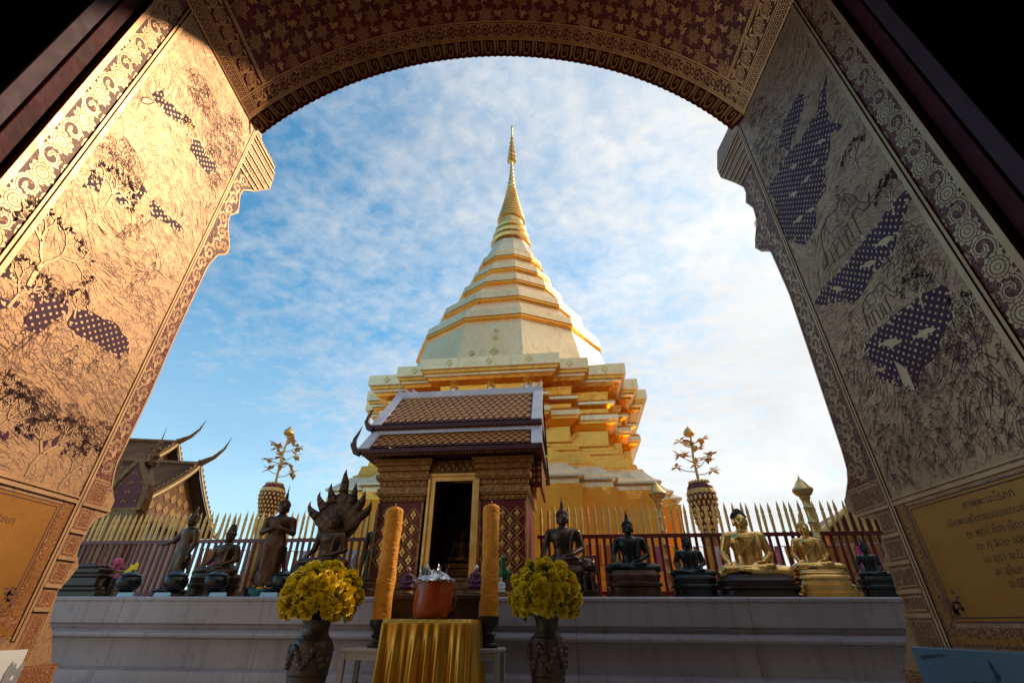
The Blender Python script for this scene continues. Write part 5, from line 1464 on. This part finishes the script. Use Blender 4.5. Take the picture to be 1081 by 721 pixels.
# gilded arched niche standing behind the fence at the far left
u, z = at(133, 540, 7.6); zt2 = at(137, 490, 7.6)[1]
t = tthing('arched_niche', 'gilded arched niche with a red lattice field, behind the fence at far left', 'niche', u, 7.6, 0)
m = MB(); m.box((0, 0, z/2), (.62, .22, z)); m.build('pillar', ['dark gilt'], t)
W_ = .36; hh = zt2-z
A_ = [(-W_, z), (W_, z), (W_, z+hh*.25), (W_*.86, z+hh*.55), (W_*.5, z+hh*.8), (0, z+hh*1.05), (-W_*.5, z+hh*.8), (-W_*.86, z+hh*.55), (-W_, z+hh*.25)]
m = MB(); m.slab(A_, lambda a, b, h: (a, -h, b), -.05, .12)
m.ribbon(A_[1:]+A_[:1], .09, lambda a, b, h: (a, -h, b), .16, 0)
m.build('arch', ['dark gilt'], t)
m = MB(); B_ = [(a*.72, z+.05+(b-z)*.78) for a, b in A_]; m.sheet(B_, lambda a, b, h: (a, -h, b), .125, 0)
for q in range(16):
    a, b = (q % 4-1.5)*.12, z+.12+(q//4)*hh*.19
    m.sheet([(a+x, b+y) for x, y in leafdrop(0, 0, .1, .025, .7 if q % 2 else 2.4)], lambda a, b, h: (a, -h, b), .13, 1)
m.build('lattice_field', ['lacquer', 'dark gilt'], t)
m = MB(); m.lathe([(.08, 0), (.11, .06), (.06, .12), (.09, .18), (.05, .25), (.07, .31), (.03, .38), (.045, .43), (.012, .50), (.002, .75)], 14, (.12, 0, zt2-.05)); m.build('spike', ['dark gilt'], t)
# little gilded gable roof behind the fence by the right jamb
u, z = at(893, 566, 8.4); zt2 = at(886, 527, 8.4)[1]
t = tthing('small_pavilion', 'small pavilion with dark gable and gilded flame finial behind the fence at right', 'pavilion', u, 8.4, 0)
m = MB(); m.box((0, 0, z/2), (.9, .8, z)); m.build('body', ['gilt wood'], t)
hg = (zt2-z)*.62
m = MB(); m.slab([(-.55, z), (.55, z), (0, z+hg)], lambda a, b, h: (a, -h, b), -.5, .45); m.build('gable', ['lacquer'], t)
m = MB()
for e in (-1, 1):
    m.tube([(0, -.5, z+hg+.03), (e*.28, -.5, z+hg*.48+.03), (e*.56, -.5, z), (e*.66, -.5, z+.04), (e*.70, -.5, z+.18)], [.05, .045, .05, .04, .004], 7)
m.tube([(0, -.5, z+hg), (-.02, -.52, z+hg+.12), (.03, -.52, z+hg*1.3+.1), (-.01, -.52, zt2)], [.06, .07, .04, .004], 8)
m.build('gilded_bargeboard', ['gold leaf'], t)
# unseen hall added off to the right to shade the altar and lower jamb
t = thing('shading_hall', 'large plain unseen hall added right of the terrace to shade the altar', 'temple', (10.0, 2.7, 0))
m = MB(); m.box((0.1, 0, 3.45), (6.4, 11.0, 6.9)); m.build('wall', ['plaster'], t)
m = MB(); Q = [(-3.5, 7.75), (0, 10.4), (3.5, 7.75)]
m.slab([(-3.5, 7.1), (0, 9.8), (3.5, 7.1), (3.5, 6.92), (-3.5, 6.92)], lambda a, b, h: (a, h, b), -5.7, 5.7); m.build('roof', ['far roof'], t)

# ================================================================== ALTAR TABLE GROUP
VA = 3.75
u, zct = at(446, 654, VA)
uc0, uc1 = at(399, 700, VA-.2)[0], at(495, 700, VA-.2)[0]
tab = tthing('offering_table', 'low table draped in gold cloth, before the ledge', 'table', (uc0+uc1)/2, VA, 0)
TW = uc1-uc0; TD = .42
m = MB(); m.box((0, 0, zct-.015), (TW-.03, TD-.03, .024), 0, bev=.004); m.build('tabletop', ['dark wood'], tab)
for sx in (-1, 1):
    for sy in (-1, 1):
        m = MB(); m.box((sx*(TW/2-.06), sy*(TD/2-.06), (zct-.027)/2), (.04, .04, zct-.027)); m.build('leg', ['dark wood'], tab)
cl = MB(); rg = random.Random(7)
per = []; n1, n2 = 120, 50
hw, hd = TW/2, TD/2
for i in range(n1): per.append((-hw+2*hw*i/n1, -hd, 0, -1))
for i in range(n2): per.append((hw, -hd+2*hd*i/n2, 1, 0))
for i in range(n1): per.append((hw-2*hw*i/n1, hd, 0, 1))
for i in range(n2): per.append((-hw, hd-2*hd*i/n2, -1, 0))
loops = []
NZ = 22; Np = len(per)
for j in range(NZ+1):
    f = j/NZ; z = zct+.004-(zct-.05)*f; Lp = []
    amp = .034*min(1, f*2.6)
    for i, (x, y, nx, ny) in enumerate(per):
        q = i/Np*2*PI
        w = sin(q*17+1.6*sin(q*5)+.5*f)*.62+sin(q*29+2*sin(q*3)+.9*f)*.30+.5*mnoise.noise(Vector((x*9, y*9, f*1.5)))
        o = amp*(w+.55)+.012*(f > 0)
        Lp.append(Vector((x+nx*o, y+ny*o, z+(0 if j else 0))))
    loops.append(Lp)
cl.loft(loops[::-1], 0, True, True)
o = cl.build('tablecloth', ['gold satin'], None, T((uc0+uc1)/2, VA, 0), -PHI, angle=75); tag(o, 'shiny gold satin cloth hanging in folds over the small table', 'tablecloth')

def white_stand(px0, px1, pyt, v, label):
    u0, u1 = at(px0, pyt, v)[0], at(px1, pyt, v)[0]; z = at((px0+px1)/2, pyt, v)[1]
    t = tthing('candle_table', label, 'table', (u0+u1)/2, v, 0, 'white candle tables')
    w, d = u1-u0, .32
    m = MB(); m.box((0, 0, z-.011), (w, d, .022), 0, bev=.004); m.build('tabletop', ['white wood'], t)
    for sx in (-1, 1):
        for sy in (-1, 1):
            m = MB(); m.box((sx*(w/2-.022), sy*(d/2-.022), (z-.022)/2), (.036, .036, z-.0225), 0, bev=.003); m.build('leg', ['white wood'], t)
    m = MB()
    for sy in (-1, 1): m.box((0, sy*(d/2-.022), z-.045), (w-.08, .02, .045)); m.box((0, sy*(d/2-.022), .22), (w-.08, .02, .025))
    m.build('stretcher', ['white wood'], t)
    return z
VT = 3.95
z1_ = white_stand(369, 420, 683.5, VT, 'white wooden table under the left orange candle, half hidden by gold cloth')
z2_ = white_stand(476, 531, 683.5, VT, 'white wooden table under the right orange candle')
def candle(px_t, py_t, px_b, py_b, v, zt_table, label, lab2, seed):
    u, zb_ = at(px_b, py_b, v); zt2 = at(px_t, py_t, v)[1]
    r = .5*(at(px_b+12.5, py_b, v)[0]-at(px_b-12.5, py_b, v)[0])*.76
    m = MB(); h = zb_-zt_table
    m.lathe([(r*1.05, 0), (r*1.05, h*.10), (r*.72, h*.16), (r*.66, h*.34), (r*.85, h*.42), (r*.62, h*.52), (r*.7, h*.62), (r*1.0, h*.72), (r*1.12, h*.80), (r*1.12, h*.985), (0, h*.99)], 28)
    t = tthing('candle_holder', lab2, 'candle holder', u, v, zt_table+.001, 'turned candle holders')
    m.build('turned_stem', ['dark wood'], t)
    t = tthing('orange_candle', label, 'candle', u, v, zb_, 'tall orange candles'); L = zt2-zb_
    m = MB(); loops = []; nz, na = 150, 36
    for j in range(nz+1):
        z = L*j/nz; Lp = []
        for i in range(na):
            a = 2*PI*i/na
            ring = (.035+.05*mnoise.noise(Vector((seed, 1.0, z*14))))*abs(sin(z*PI/.024+.5*sin(a+seed)+5*mnoise.noise(Vector((cos(a)*.9, sin(a)*.9, z*11+seed)))))
            ring += .09*mnoise.noise(Vector((cos(a)*1.5+seed, sin(a)*1.5, z*9)))+.06*mnoise.noise(Vector((cos(a)*5, sin(a)*5, z*30)))
            tap = 1-.5*max(0, (j-nz+3)/3)*.3
            rr = r*(.96+ring)*tap; Lp.append(Vector((rr*cos(a), rr*sin(a), z)))
        loops.append(Lp)
    m.loft(loops, 0, True); m.build('wrapped_shaft', ['saffron cloth'], t, angle=60)
    m = MB(); m.lathe([(r*.55, L-.004), (r*.5, L+.012), (r*.12, L+.016), (.004, L+.02), (.003, L+.045), (0, L+.046)], 20); m.build('wick_top', ['saffron cloth'], t)
candle(413, 537, 402, 654, VT, z1_, 'orange cloth-wrapped candle left of the shrine doorway', 'dark turned candle holder under the left orange candle', 1.0)
candle(518.5, 534, 516, 650, VT, z2_, 'orange cloth-wrapped candle right of the shrine doorway', 'dark turned candle holder under the right orange candle', 4.0)

# dark wooden bench behind
u0, z = at(409, 628, 4.25); u1 = at(512, 628, 4.25)[0]
t = tthing('wooden_bench', 'dark wooden altar bench between the two orange candles', 'bench', (u0+u1)/2, 4.28, 0)
m = MB(); m.box((0, 0, z-.02), (u1-u0, .34, .04), 0, bev=.006); m.build('top', ['dark wood'], t)
m = MB(); m.box((0, -.13, z-.13), (u1-u0-.06, .03, .18)); m.build('apron', ['dark wood'], t)
for sx in (-1, 1):
    for sy in (-1, 1): m = MB(); m.box((sx*((u1-u0)/2-.05), sy*.12, (z-.22)/2), (.06, .05, z-.22)); m.build('leg', ['dark wood'], t)
ZB = z
def monk_doll(label, px, pyb, pyt, v, robe, zb_, headm='skin tone', cat='figurine', basem='dark gilt'):
    u, zt2 = at(px, pyt, v); h = zt2-zb_
    t = tthing('robed_figurine', label, cat, u, v, zb_+.001)
    m = MB(); m.lathe([(.26*h, 0), (.27*h, .08*h), (.22*h, .14*h), (.24*h, .2*h)], 20); m.build('base', [basem], t)
    m = MB(); m.lathe([(.22*h, .19*h), (.25*h, .3*h), (.20*h, .45*h), (.19*h, .58*h), (.20*h, .68*h), (.13*h, .75*h), (.06*h, .78*h)], 20, sy=.8)
    for s in (-1, 1): m.cap((s*.18*h, 0, .66*h), .06*h, (s*.22*h, -.08*h, .46*h), .05*h); m.cap((s*.22*h, -.08*h, .46*h), .05*h, (s*.06*h, -.19*h, .42*h), .04*h); m.ell((s*.14*h, -.1*h, .27*h), (.15*h, .12*h, .07*h))
    m.build('robe', [robe], t, remesh=.025*h, smooth_it=1)
    m = MB(); m.ell((0, -.01*h, .88*h), (.085*h, .095*h, .115*h)); m.ell((0, -.10*h, .87*h), (.015*h, .02*h, .03*h)); m.cap((0, 0, .74*h), .05*h, (0, 0, .82*h), .05*h)
    for s in (-1, 1): m.ell((s*.085*h, 0, .87*h), (.015*h, .02*h, .035*h)); m.ell((s*.03*h, -.088*h, .895*h), (.016*h, .012*h, .008*h))
    m.build('head', [headm], t); return t
monk_doll('small figurine in a dark purple robe on the bench, beside the left candle', 432, 627, 598, 4.28, 'violet cloth', ZB)
monk_doll('small dark figurine on the bench, beside the right candle', 503, 627, 596, 4.30, 'violet cloth', ZB, 'silver foil')
monk_doll('little pale seated figurine between the right candle and the flowers', 529, 628, 609, 4.75, 'flag white', ZL, 'flag white')
# green peacock figure
u, z = at(532, 628, 4.85); zt2 = at(532, 584, 4.85)[1]; h = zt2-ZL
t = tthing('peacock_figure', 'glossy green bird figure on the ledge right of the shrine', 'figurine', u, 4.85, ZL)
m = MB(); m.lathe([(.07, 0), (.07, .03), (.05, .05), (.06, h*.4)], 16); m.build('stand', ['dark gilt'], t)
m = MB(); m.ell((0, 0, h*.55), (.05, .09, .055)); m.cap((0, -.06, h*.58), .03, (0, -.10, h*.82), .018); m.ell((0, -.105, h*.86), (.022, .026, .022)); m.tube([(0, -.12, h*.86), (0, -.155, h*.845)], [.01, .001], 6)
m.tube([(0, .06, h*.55), (.05, .13, h*.48), (.08, .18, h*.3)], [.05, .045, .01], 8, flat=.4); m.tube([(0, -.10, h*.88), (0, -.095, h*.98)], [.004, .008], 5)
m.cap((0, 0, h*.38), .03, (0, 0, h*.5), .03)
m.build('body', ['peacock green'], t, remesh=.006, smooth_it=1)

# ---- alms bucket wrapped in orange cellophane on the gold cloth
u, zb_ = at(454, 655, VA-.06); zt2 = at(456, 614, VA-.06)[1]
zt0 = zct+.006
t = tthing('offering_bucket', 'orange wrapped offering bucket with crumpled silver foil spilling from its top', 'bucket', u, VA-.06, zt0)
h = zt2-zt0; r = .5*(at(474, 640, VA-.06)[0]-at(435, 640, VA-.06)[0])
m = MB(); loops = []
for j, (q, f) in enumerate(((.70, 0), (.88, .05), (.98, .2), (1.02, .45), (1.0, .7), (.95, .88), (.93, 1.0))):
    Lp = []
    for i in range(48):
        a = 2*PI*i/48; w = 1+.018*mnoise.noise(Vector((cos(a)*4, sin(a)*4, f*3)))+.012*sin(a*14+f*4)*f
        Lp.append(Vector((r*q*w*cos(a)+.10*h*f, r*q*w*sin(a), h*f*(1+.05*cos(a)))))
    loops.append(Lp)
m.loft(loops, 0, True); m.build('bucket', ['orange wrap'], t, angle=60)
m = MB(); rg = random.Random(12); loops = []
for j, (q, f) in enumerate(((.96, .96), (1.06, 1.0), (1.04, 1.06), (.86, 1.12), (.60, 1.2), (.3, 1.27), (.05, 1.30))):
    Lp = []
    for i in range(40):
        a = 2*PI*i/40; w = 1+.10*rg.uniform(-1, 1); Lp.append(Vector((r*q*w*cos(a)+.06*h, r*q*w*sin(a), h*f+.012*rg.uniform(-1, 1))))
    loops.append(Lp)
m.loft(loops, 0, False)
for i in range(16):
    a = rg.uniform(0, 2*PI); q = rg.uniform(.2, .8); l = rg.uniform(.05, .12); c = Vector((r*q*cos(a)+.06*h, r*q*sin(a), h*1.15)); d = Vector((.4*cos(a), .4*sin(a), 1)).normalized(); s = d.cross(Vector((rg.uniform(-1, 1), rg.uniform(-1, 1), .2))).normalized()
    m.add([c-s*.022, c+s*.022, c+d*l*.6+s*.016, c+d*l, c+d*l*.5-s*.014], [(0, 1, 2, 3, 4)], 0)
m.build('foil_top', ['silver foil'], t)
m = MB(); m.tube([(r*.95, -.02, h*.75), (r*1.25, -.03, h*.78), (r*1.38, -.03, h*.5), (r*1.15, -.03, h*.2)], .007, 6); m.build('handle', ['dark gilt'], t)
u2 = at(473, 653, VA-.02)[0]
m = MB(); q = .055
m.add([(-q, 0, 0), (q*1.2, 0, 0), (q*.9, .05, 0), (-q*.7, .05, 0), (-.012, .02, .15), (.012, .022, .15)], [(0, 1, 5, 4), (1, 2, 5), (2, 3, 4, 5), (3, 0, 4), (0, 3, 2, 1)])
o = m.build('robe_packet', ['violet cloth'], None, T(u2, VA-.02, zt0), -PHI); tag(o, 'dark folded pointed robe packet beside the orange bucket', 'packet')
u2 = at(462, 653, VA-.12)[0]
t = tthing('yellow_cup', 'tiny yellow and white cup on the gold cloth by the bucket', 'cup', u2, VA-.12, zt0)
m = MB(); m.lathe([(.016, 0), (.022, .02), (.024, .045), (.018, .05), (0, .048)], 16); m.build('cup', ['petal yellow'], t)
m = MB(); m.lathe([(.012, .046), (.014, .065), (.0, .08)], 10); m.build('candle', ['flag white'], t)

# ---- vases with chrysanthemums
def blossom(mat='petal yellow'):
    b = MB(); rg = random.Random(5)
    for ring, (n, tilt, L, w) in enumerate(((16, -.25, .052, .014), (16, .2, .055, .014), (15, .6, .052, .013), (12, .95, .046, .012), (8, 1.25, .040, .010))):
        for k in range(n):
            a = 2*PI*(k+.5*(ring % 2))/n+rg.uniform(-.08, .08); ti = tilt+rg.uniform(-.12, .12)
            d = Vector((cos(a)*cos(ti), sin(a)*cos(ti), sin(ti))); s = Vector((-sin(a), cos(a), 0)); u_ = d.cross(s)*-1
            q = L*rg.uniform(.88, 1.1)
            P = [s*w*.35, -s*w*.35, d*q*.6-s*w+u_*.004, d*q-s*w*.35+u_*.001+Vector((0, 0, .006)), d*q+s*w*.35+Vector((0, 0, .006)), d*q*.6+s*w+u_*.004]
            b.add([p+Vector((0, 0, .004*ring)) for p in P], [(0, 1, 2, 3, 4, 5)], 0, True)
    b.ell((0, 0, .018), .014, 0, 8, 6)
    return b
BL = None
def vase_and_flowers(px, v, pyf_t, pyf_b, half_px, py_neck, lab1, lab2, seed):
    global BL
    u, zn = at(px, py_neck, v); uf, zft = at(px, pyf_t, v); zfb = at(px, pyf_b, v)[1]
    R_ = .5*(at(px+half_px, 625, v)[0]-at(px-half_px, 625, v)[0]); Rv = R_; R_ *= .88
    t = tthing('stone_vase', lab1, 'vase', u, v, 0, 'carved vases holding yellow flowers')
    s = zn
    m = MB(); q = Rv*.42
    m.lathe([(q*.78, 0), (q*.82, .03), (q*.62, s*.10), (q*.66, s*.2), (q*.80, s*.38), (q*.96, s*.58), (q*1.06, s*.72), (q*1.08, s*.80), (q*1.0, s*.845), (q*.74, s*.89), (q*.66, s*.93), (q*.70, s*.97), (q*.80, s*1.0), (q*.74, s*1.0), (q*.6, s*.96), (0, s*.95)], 40)
    for z in (.30, .62, .86, .47):
        rr = q*(.73 if z == .30 else .985 if z == .62 else .90 if z == .86 else .87)
        m.lathe([(rr*.9, s*z-.007), (rr, s*z-.006), (rr+.008, s*z), (rr, s*z+.006), (rr*.9, s*z+.007)], 40)
    vb = m.build('body', ['vase glaze'], t)
    m = MB(); rg = random.Random(seed)
    for j in range(26):                         # dragon relief winding round the shoulder
        a = -PI/2-1.6+j*.125; z = s*(.74+.06*sin(j*.8)); rr = q*(1.05+.02*sin(j))
        m.ell((rr*cos(a), rr*sin(a), z), (.026, .026, .022), 0, 8, 6)
        if j % 3 == 0: m.ell((rr*cos(a)*1.02, rr*sin(a)*1.02, z+.02), (.012, .012, .024), 0, 6, 5)
    m.tube([(q*1.05*cos(-PI/2-1.6+j*.125), q*1.05*sin(-PI/2-1.6+j*.125), s*(.74+.06*sin(j*.8))) for j in range(26)], .018, 8)
    m.build('relief', ['vase glaze'], vb)
    ft = tthing('flower_bouquet', lab2, 'flowers', u, v, zn, 'rounded bouquets of yellow chrysanthemums')
    zc_ = (zfb-zn)+.25*(zft-zfb); H = (zft-zn-zc_)*.93
    if BL is None: BL = blossom().build('blossom', ['petal yellow'], ft); first = True
    else: first = False
    n = 96; rg = random.Random(seed)
    cnt = 0
    for i in range(400):
        f = (i+.5)/150; 
        if f >= 1: break
        zz = 1-f*1.50; a = i*2.39996
        rr = math.sqrt(max(0, 1-zz*zz))
        d = Vector((rr*cos(a), rr*sin(a), zz))
        if d.y > .35 : continue
        if cnt >= 100: break
        if rg.random() < .03: continue
        p = Vector((d.x*(R_-.03), d.y*(R_-.03), zc_+d.z*(H-.03 if d.z > 0 else (H*.75))))+Vector((rg.uniform(-.014, .014), rg.uniform(-.014, .014), rg.uniform(-.014, .014)))
        if first and cnt == 0: o = BL
        else: o = BL.copy(); COL.objects.link(o); o.parent = ft
        o.location = p; sc_ = rg.uniform(.62, 1.05); o.scale = (sc_, sc_, sc_*rg.uniform(.75, 1.2))
        dd = (d+Vector((rg.uniform(-.25, .25), rg.uniform(-.25, .25), rg.uniform(-.1, .3)))).normalized()
        o.rotation_euler = dd.to_track_quat('Z', 'Y').to_euler(); cnt += 1
    m = MB()
    for i in range(1500):
        d = Vector((rg.gauss(0, 1), rg.gauss(0, 1), rg.gauss(0, 1))).normalized(); q_ = rg.uniform(.35, .95)
        if d.z < -.75: continue
        p = Vector((d.x*R_*q_, d.y*R_*q_, zc_+d.z*(H*q_ if d.z > 0 else H*.62*q_)))
        e = (d+Vector((rg.uniform(-1, 1), rg.uniform(-1, 1), rg.uniform(-1, 1)))*.9).normalized(); s_ = e.cross(Vector((0, 0, 1))).normalized(); L = rg.uniform(.035, .07)
        m.add([p, p+e*L*.5+s_*L*.25, p+e*L, p+e*L*.5-s_*L*.25], [(0, 1, 2, 3)], 0)
    for i in range(22):
        a = rg.uniform(0, 2*PI); q_ = rg.uniform(.2, .75); m.tube([(0, 0, -.06), (R_*q_*.4*cos(a), R_*q_*.4*sin(a), zc_*.4), (R_*q_*cos(a), R_*q_*sin(a), zc_+H*.2)], [.006, .006, .004], 5)
    m.build('leaves', ['leaf green'], ft)
vase_and_flowers(335.5, 3.8, 592, 648, 43, 654, 'brown carved stone vase standing left of the gold-draped table', 'dome of yellow chrysanthemums in the vase left of the gold-draped table', 3)
vase_and_flowers(577, 3.8, 588, 645, 40, 650, 'brown carved stone vase standing right of the gold-draped table', 'dome of yellow chrysanthemums in the vase right of the gold-draped table', 9)

# ---- notices leaning against the jambs
s0, z0 = on_x(966, 686, AR); 
t = thing('blue_signboard', 'weathered pale blue sign board with dark lettering at the foot of the right jamb', 'sign', (AR-.02, 1.45, 0))
sY = [on_x(967, 687, AR-.015), on_x(1081, 681.5, AR-.015)]
zT = HC+(sY[0][1]+sY[1][1])/2
y1 = sY[0][0]-1.45; y0 = 1.02-1.45
m = MB(); m.box((0, (y0+y1)/2, zT/2+.05), (.016, y1-y0, zT-.10), 0, bev=.003); pn = m.build('panel', ['blue sheet'], t)
def mpB(a, b, h): return (-.0085-h, a, b)
m = MB()
vs, fs = text_mesh("เขตอภัยทาน งดสูบบุหรี่", .05)
m.add([mpB((y0+y1)/2+.02-v_[0]*.62, zT-.098+v_[1], .001) for v_ in vs], fs, 0)
c = (y0+y1)/2+.075
m.sheet([(c+x, zT-.055+y) for x, y in leafdrop(0, 0, .035, .007, PI/2-.2)], mpB, .001, 0); m.sheet(arc(c, zT-.055, .008, 0, 2*PI*9/10, 9), mpB, .0012, 0)
m.sheet([(y1-.03, zT-.022), (y1-.12, zT-.014), (y1-.13, zT-.018), (y1-.03, zT-.032)], mpB, .001, 0)
m.build('lettering', ['ink'], pn)
t = thing('paper_notice', 'white paper notice with a grey emblem at the foot of the left jamb', 'sign', (AL+.02, 1.5, 0))
e0 = on_x(29, 685, AL+.006); zT = HC+e0[1]; yE = e0[0]-1.5
m = MB(); m.box((-.013, yE-.26, zT-.16), (.004, .52, .32)); pn = m.build('sheet', ['paper'], t)
def mpN(a, b, h): return (-.0105+h, a, b)
q0, q1 = on_x(6, 705, AL+.006), on_x(25, 700, AL+.006)
cx = (q0[0]+q1[0])/2-1.5; w = abs(q1[0]-q0[0])/2; zt_ = HC+on_x(15, 697, AL+.006)[1]
m = MB(); m.sheet([(cx-w, zt_-.09), (cx+w, zt_-.09), (cx+w, zt_-.012), (cx+w*.7, zt_-.005), (cx+w*.45, zt_-.02), (cx+w*.1, zt_-.02), (cx-w*.1, zt_-.006), (cx-w*.4, zt_-.012), (cx-w*.6, zt_), (cx-w*.85, zt_-.012), (cx-w, zt_-.03)], mpN, .001, 0)
m.sheet(arc(cx+.002, zt_-.042, .006, 0, 2*PI*9/10, 9), mpN, .0016, 1)
m.build('emblem', ['paper grey', 'paper'], pn)
m = MB(); vs, fs = text_mesh("อนุโมทนา", .05)
w_ = max(v_[0] for v_ in vs)-min(v_[0] for v_ in vs)
m.add([mpN(cx-.045+v_[0]*.9, zt_-.115+v_[1], .002) for v_ in vs], fs, 0); m.build('lettering', ['ink'], pn)

# ================================================================== LIGHT AND SKY
SUN_AZ, SUN_EL = rad(62), rad(36)
sd_ = Vector((sin(SUN_AZ)*cos(SUN_EL), cos(SUN_AZ)*cos(SUN_EL), sin(SUN_EL)))
sl = bpy.data.lights.new('sun', 'SUN'); sl.energy = 2.75; sl.angle = rad(2.2); sl.color = (1.0, 0.79, 0.55)
so = bpy.data.objects.new('sun', sl); COL.objects.link(so); so.rotation_euler = sd_.to_track_quat('Z', 'Y').to_euler(); so.location = (8, 5, 9)
wd = bpy.data.worlds.new('World'); scene.world = wd; wd.use_nodes = True
nt = wd.node_tree; bg = nt.nodes['Background']
sky = nt.nodes.new('ShaderNodeTexSky'); sky.sky_type = 'NISHITA'; sky.sun_disc = False
sky.sun_elevation = SUN_EL; sky.sun_rotation = SUN_AZ; sky.altitude = 1000; sky.air_density = 1.0; sky.dust_density = 0.6; sky.ozone_density = 2.0
tc = nt.nodes.new('ShaderNodeTexCoord'); sep = nt.nodes.new('ShaderNodeSeparateXYZ'); nt.links.new(tc.outputs['Generated'], sep.inputs[0])
dz_ = mathn(nt, 'ADD', mathn(nt, 'MAXIMUM', sep.outputs['Z'], 0.0), 0.16)
cmb = nt.nodes.new('ShaderNodeCombineXYZ')
nt.links.new(mathn(nt, 'DIVIDE', sep.outputs['X'], dz_), cmb.inputs[0]); nt.links.new(mathn(nt, 'DIVIDE', sep.outputs['Y'], dz_), cmb.inputs[1]); cmb.inputs[2].default_value = 3.7
cp = cmb.outputs[0]
big = noise(nt, cp, 0.75, 5, 0.55, 0.3)
mp_ = nt.nodes.new('ShaderNodeMapping'); mp_.inputs['Rotation'].default_value = (0, 0, 0.5); mp_.inputs['Scale'].default_value = (1.0, 1.15, 1.0); nt.links.new(cp, mp_.inputs['Vector'])
small = noise(nt, mp_.outputs[0], 6.5, 7, 0.62, 0.15)
tiny = noise(nt, mp_.outputs[0], 24.0, 4, 0.62, 0.15)
dot = nt.nodes.new('ShaderNodeVectorMath'); dot.operation = 'DOT_PRODUCT'; nt.links.new(tc.outputs['Generated'], dot.inputs[0]); dot.inputs[1].default_value = sd_
bank = mathn(nt, 'MULTIPLY_ADD', mathn(nt, 'SUBTRACT', sep.outputs['X'], mathn(nt, 'MULTIPLY', sep.outputs['Z'], 0.35)), 0.44, 0.125)   # thicker cloud bank to the east
cov = mathn(nt, 'ADD', mathn(nt, 'ADD', mathn(nt, 'MULTIPLY', big, 0.62), mathn(nt, 'MULTIPLY', small, 0.52)), mathn(nt, 'ADD', mathn(nt, 'MULTIPLY', tiny, 0.36), bank))
mask = ramp(nt, cov, [(0.50, 0.0), (0.72, 0.45), (0.96, 0.97)])
hz = ramp(nt, sep.outputs['Z'], [(0.0, 0.62), (0.55, 0.0)])
mask = mathn(nt, 'MAXIMUM', mask, hz)
glow = mathn(nt, 'POWER', mathn(nt, 'MAXIMUM', mathn(nt, 'MULTIPLY_ADD', dot.outputs['Value'], 0.5, 0.5), 0.0), 3.0)   # forward scattering in thin cloud
shade = mathn(nt, 'MULTIPLY_ADD', noise(nt, cp, 1.6, 5, 0.6, 0.4), -5.0, 2.4)
lum = mathn(nt, 'ADD', mathn(nt, 'MULTIPLY_ADD', glow, 2.3, 6.2), shade)
cc = nt.nodes.new('ShaderNodeCombineColor')
nt.links.new(mathn(nt, 'MULTIPLY', lum, 1.0), cc.inputs[0]); nt.links.new(mathn(nt, 'MULTIPLY', lum, 1.0), cc.inputs[1]); nt.links.new(mathn(nt, 'MULTIPLY', lum, 0.99), cc.inputs[2])
skc = mixc(nt, 1.0, sky.outputs['Color'], (1.22, 2.22, 2.12), 'MULTIPLY')
nt.links.new(mixc(nt, mask, skc, cc.outputs[0]), bg.inputs['Color'])
bg.inputs['Strength'].default_value = 0.10
try:
    wd.cycles.sampling_method = 'MANUAL'; wd.cycles.sample_map_resolution = 1024
except Exception: pass

vs_ = scene.view_settings; vs_.view_transform = 'Standard'; vs_.look = 'None'; vs_.gamma = 1.0; vs_.use_curve_mapping = False; vs_.exposure = 0.25
scene.render.film_transparent = False
cy = scene.cycles; cy.use_denoising = True; cy.max_bounces = 7; cy.diffuse_bounces = 4; cy.glossy_bounces = 4; cy.transmission_bounces = 2
cy.caustics_reflective = False; cy.caustics_refractive = False; cy.sample_clamp_indirect = 6.0
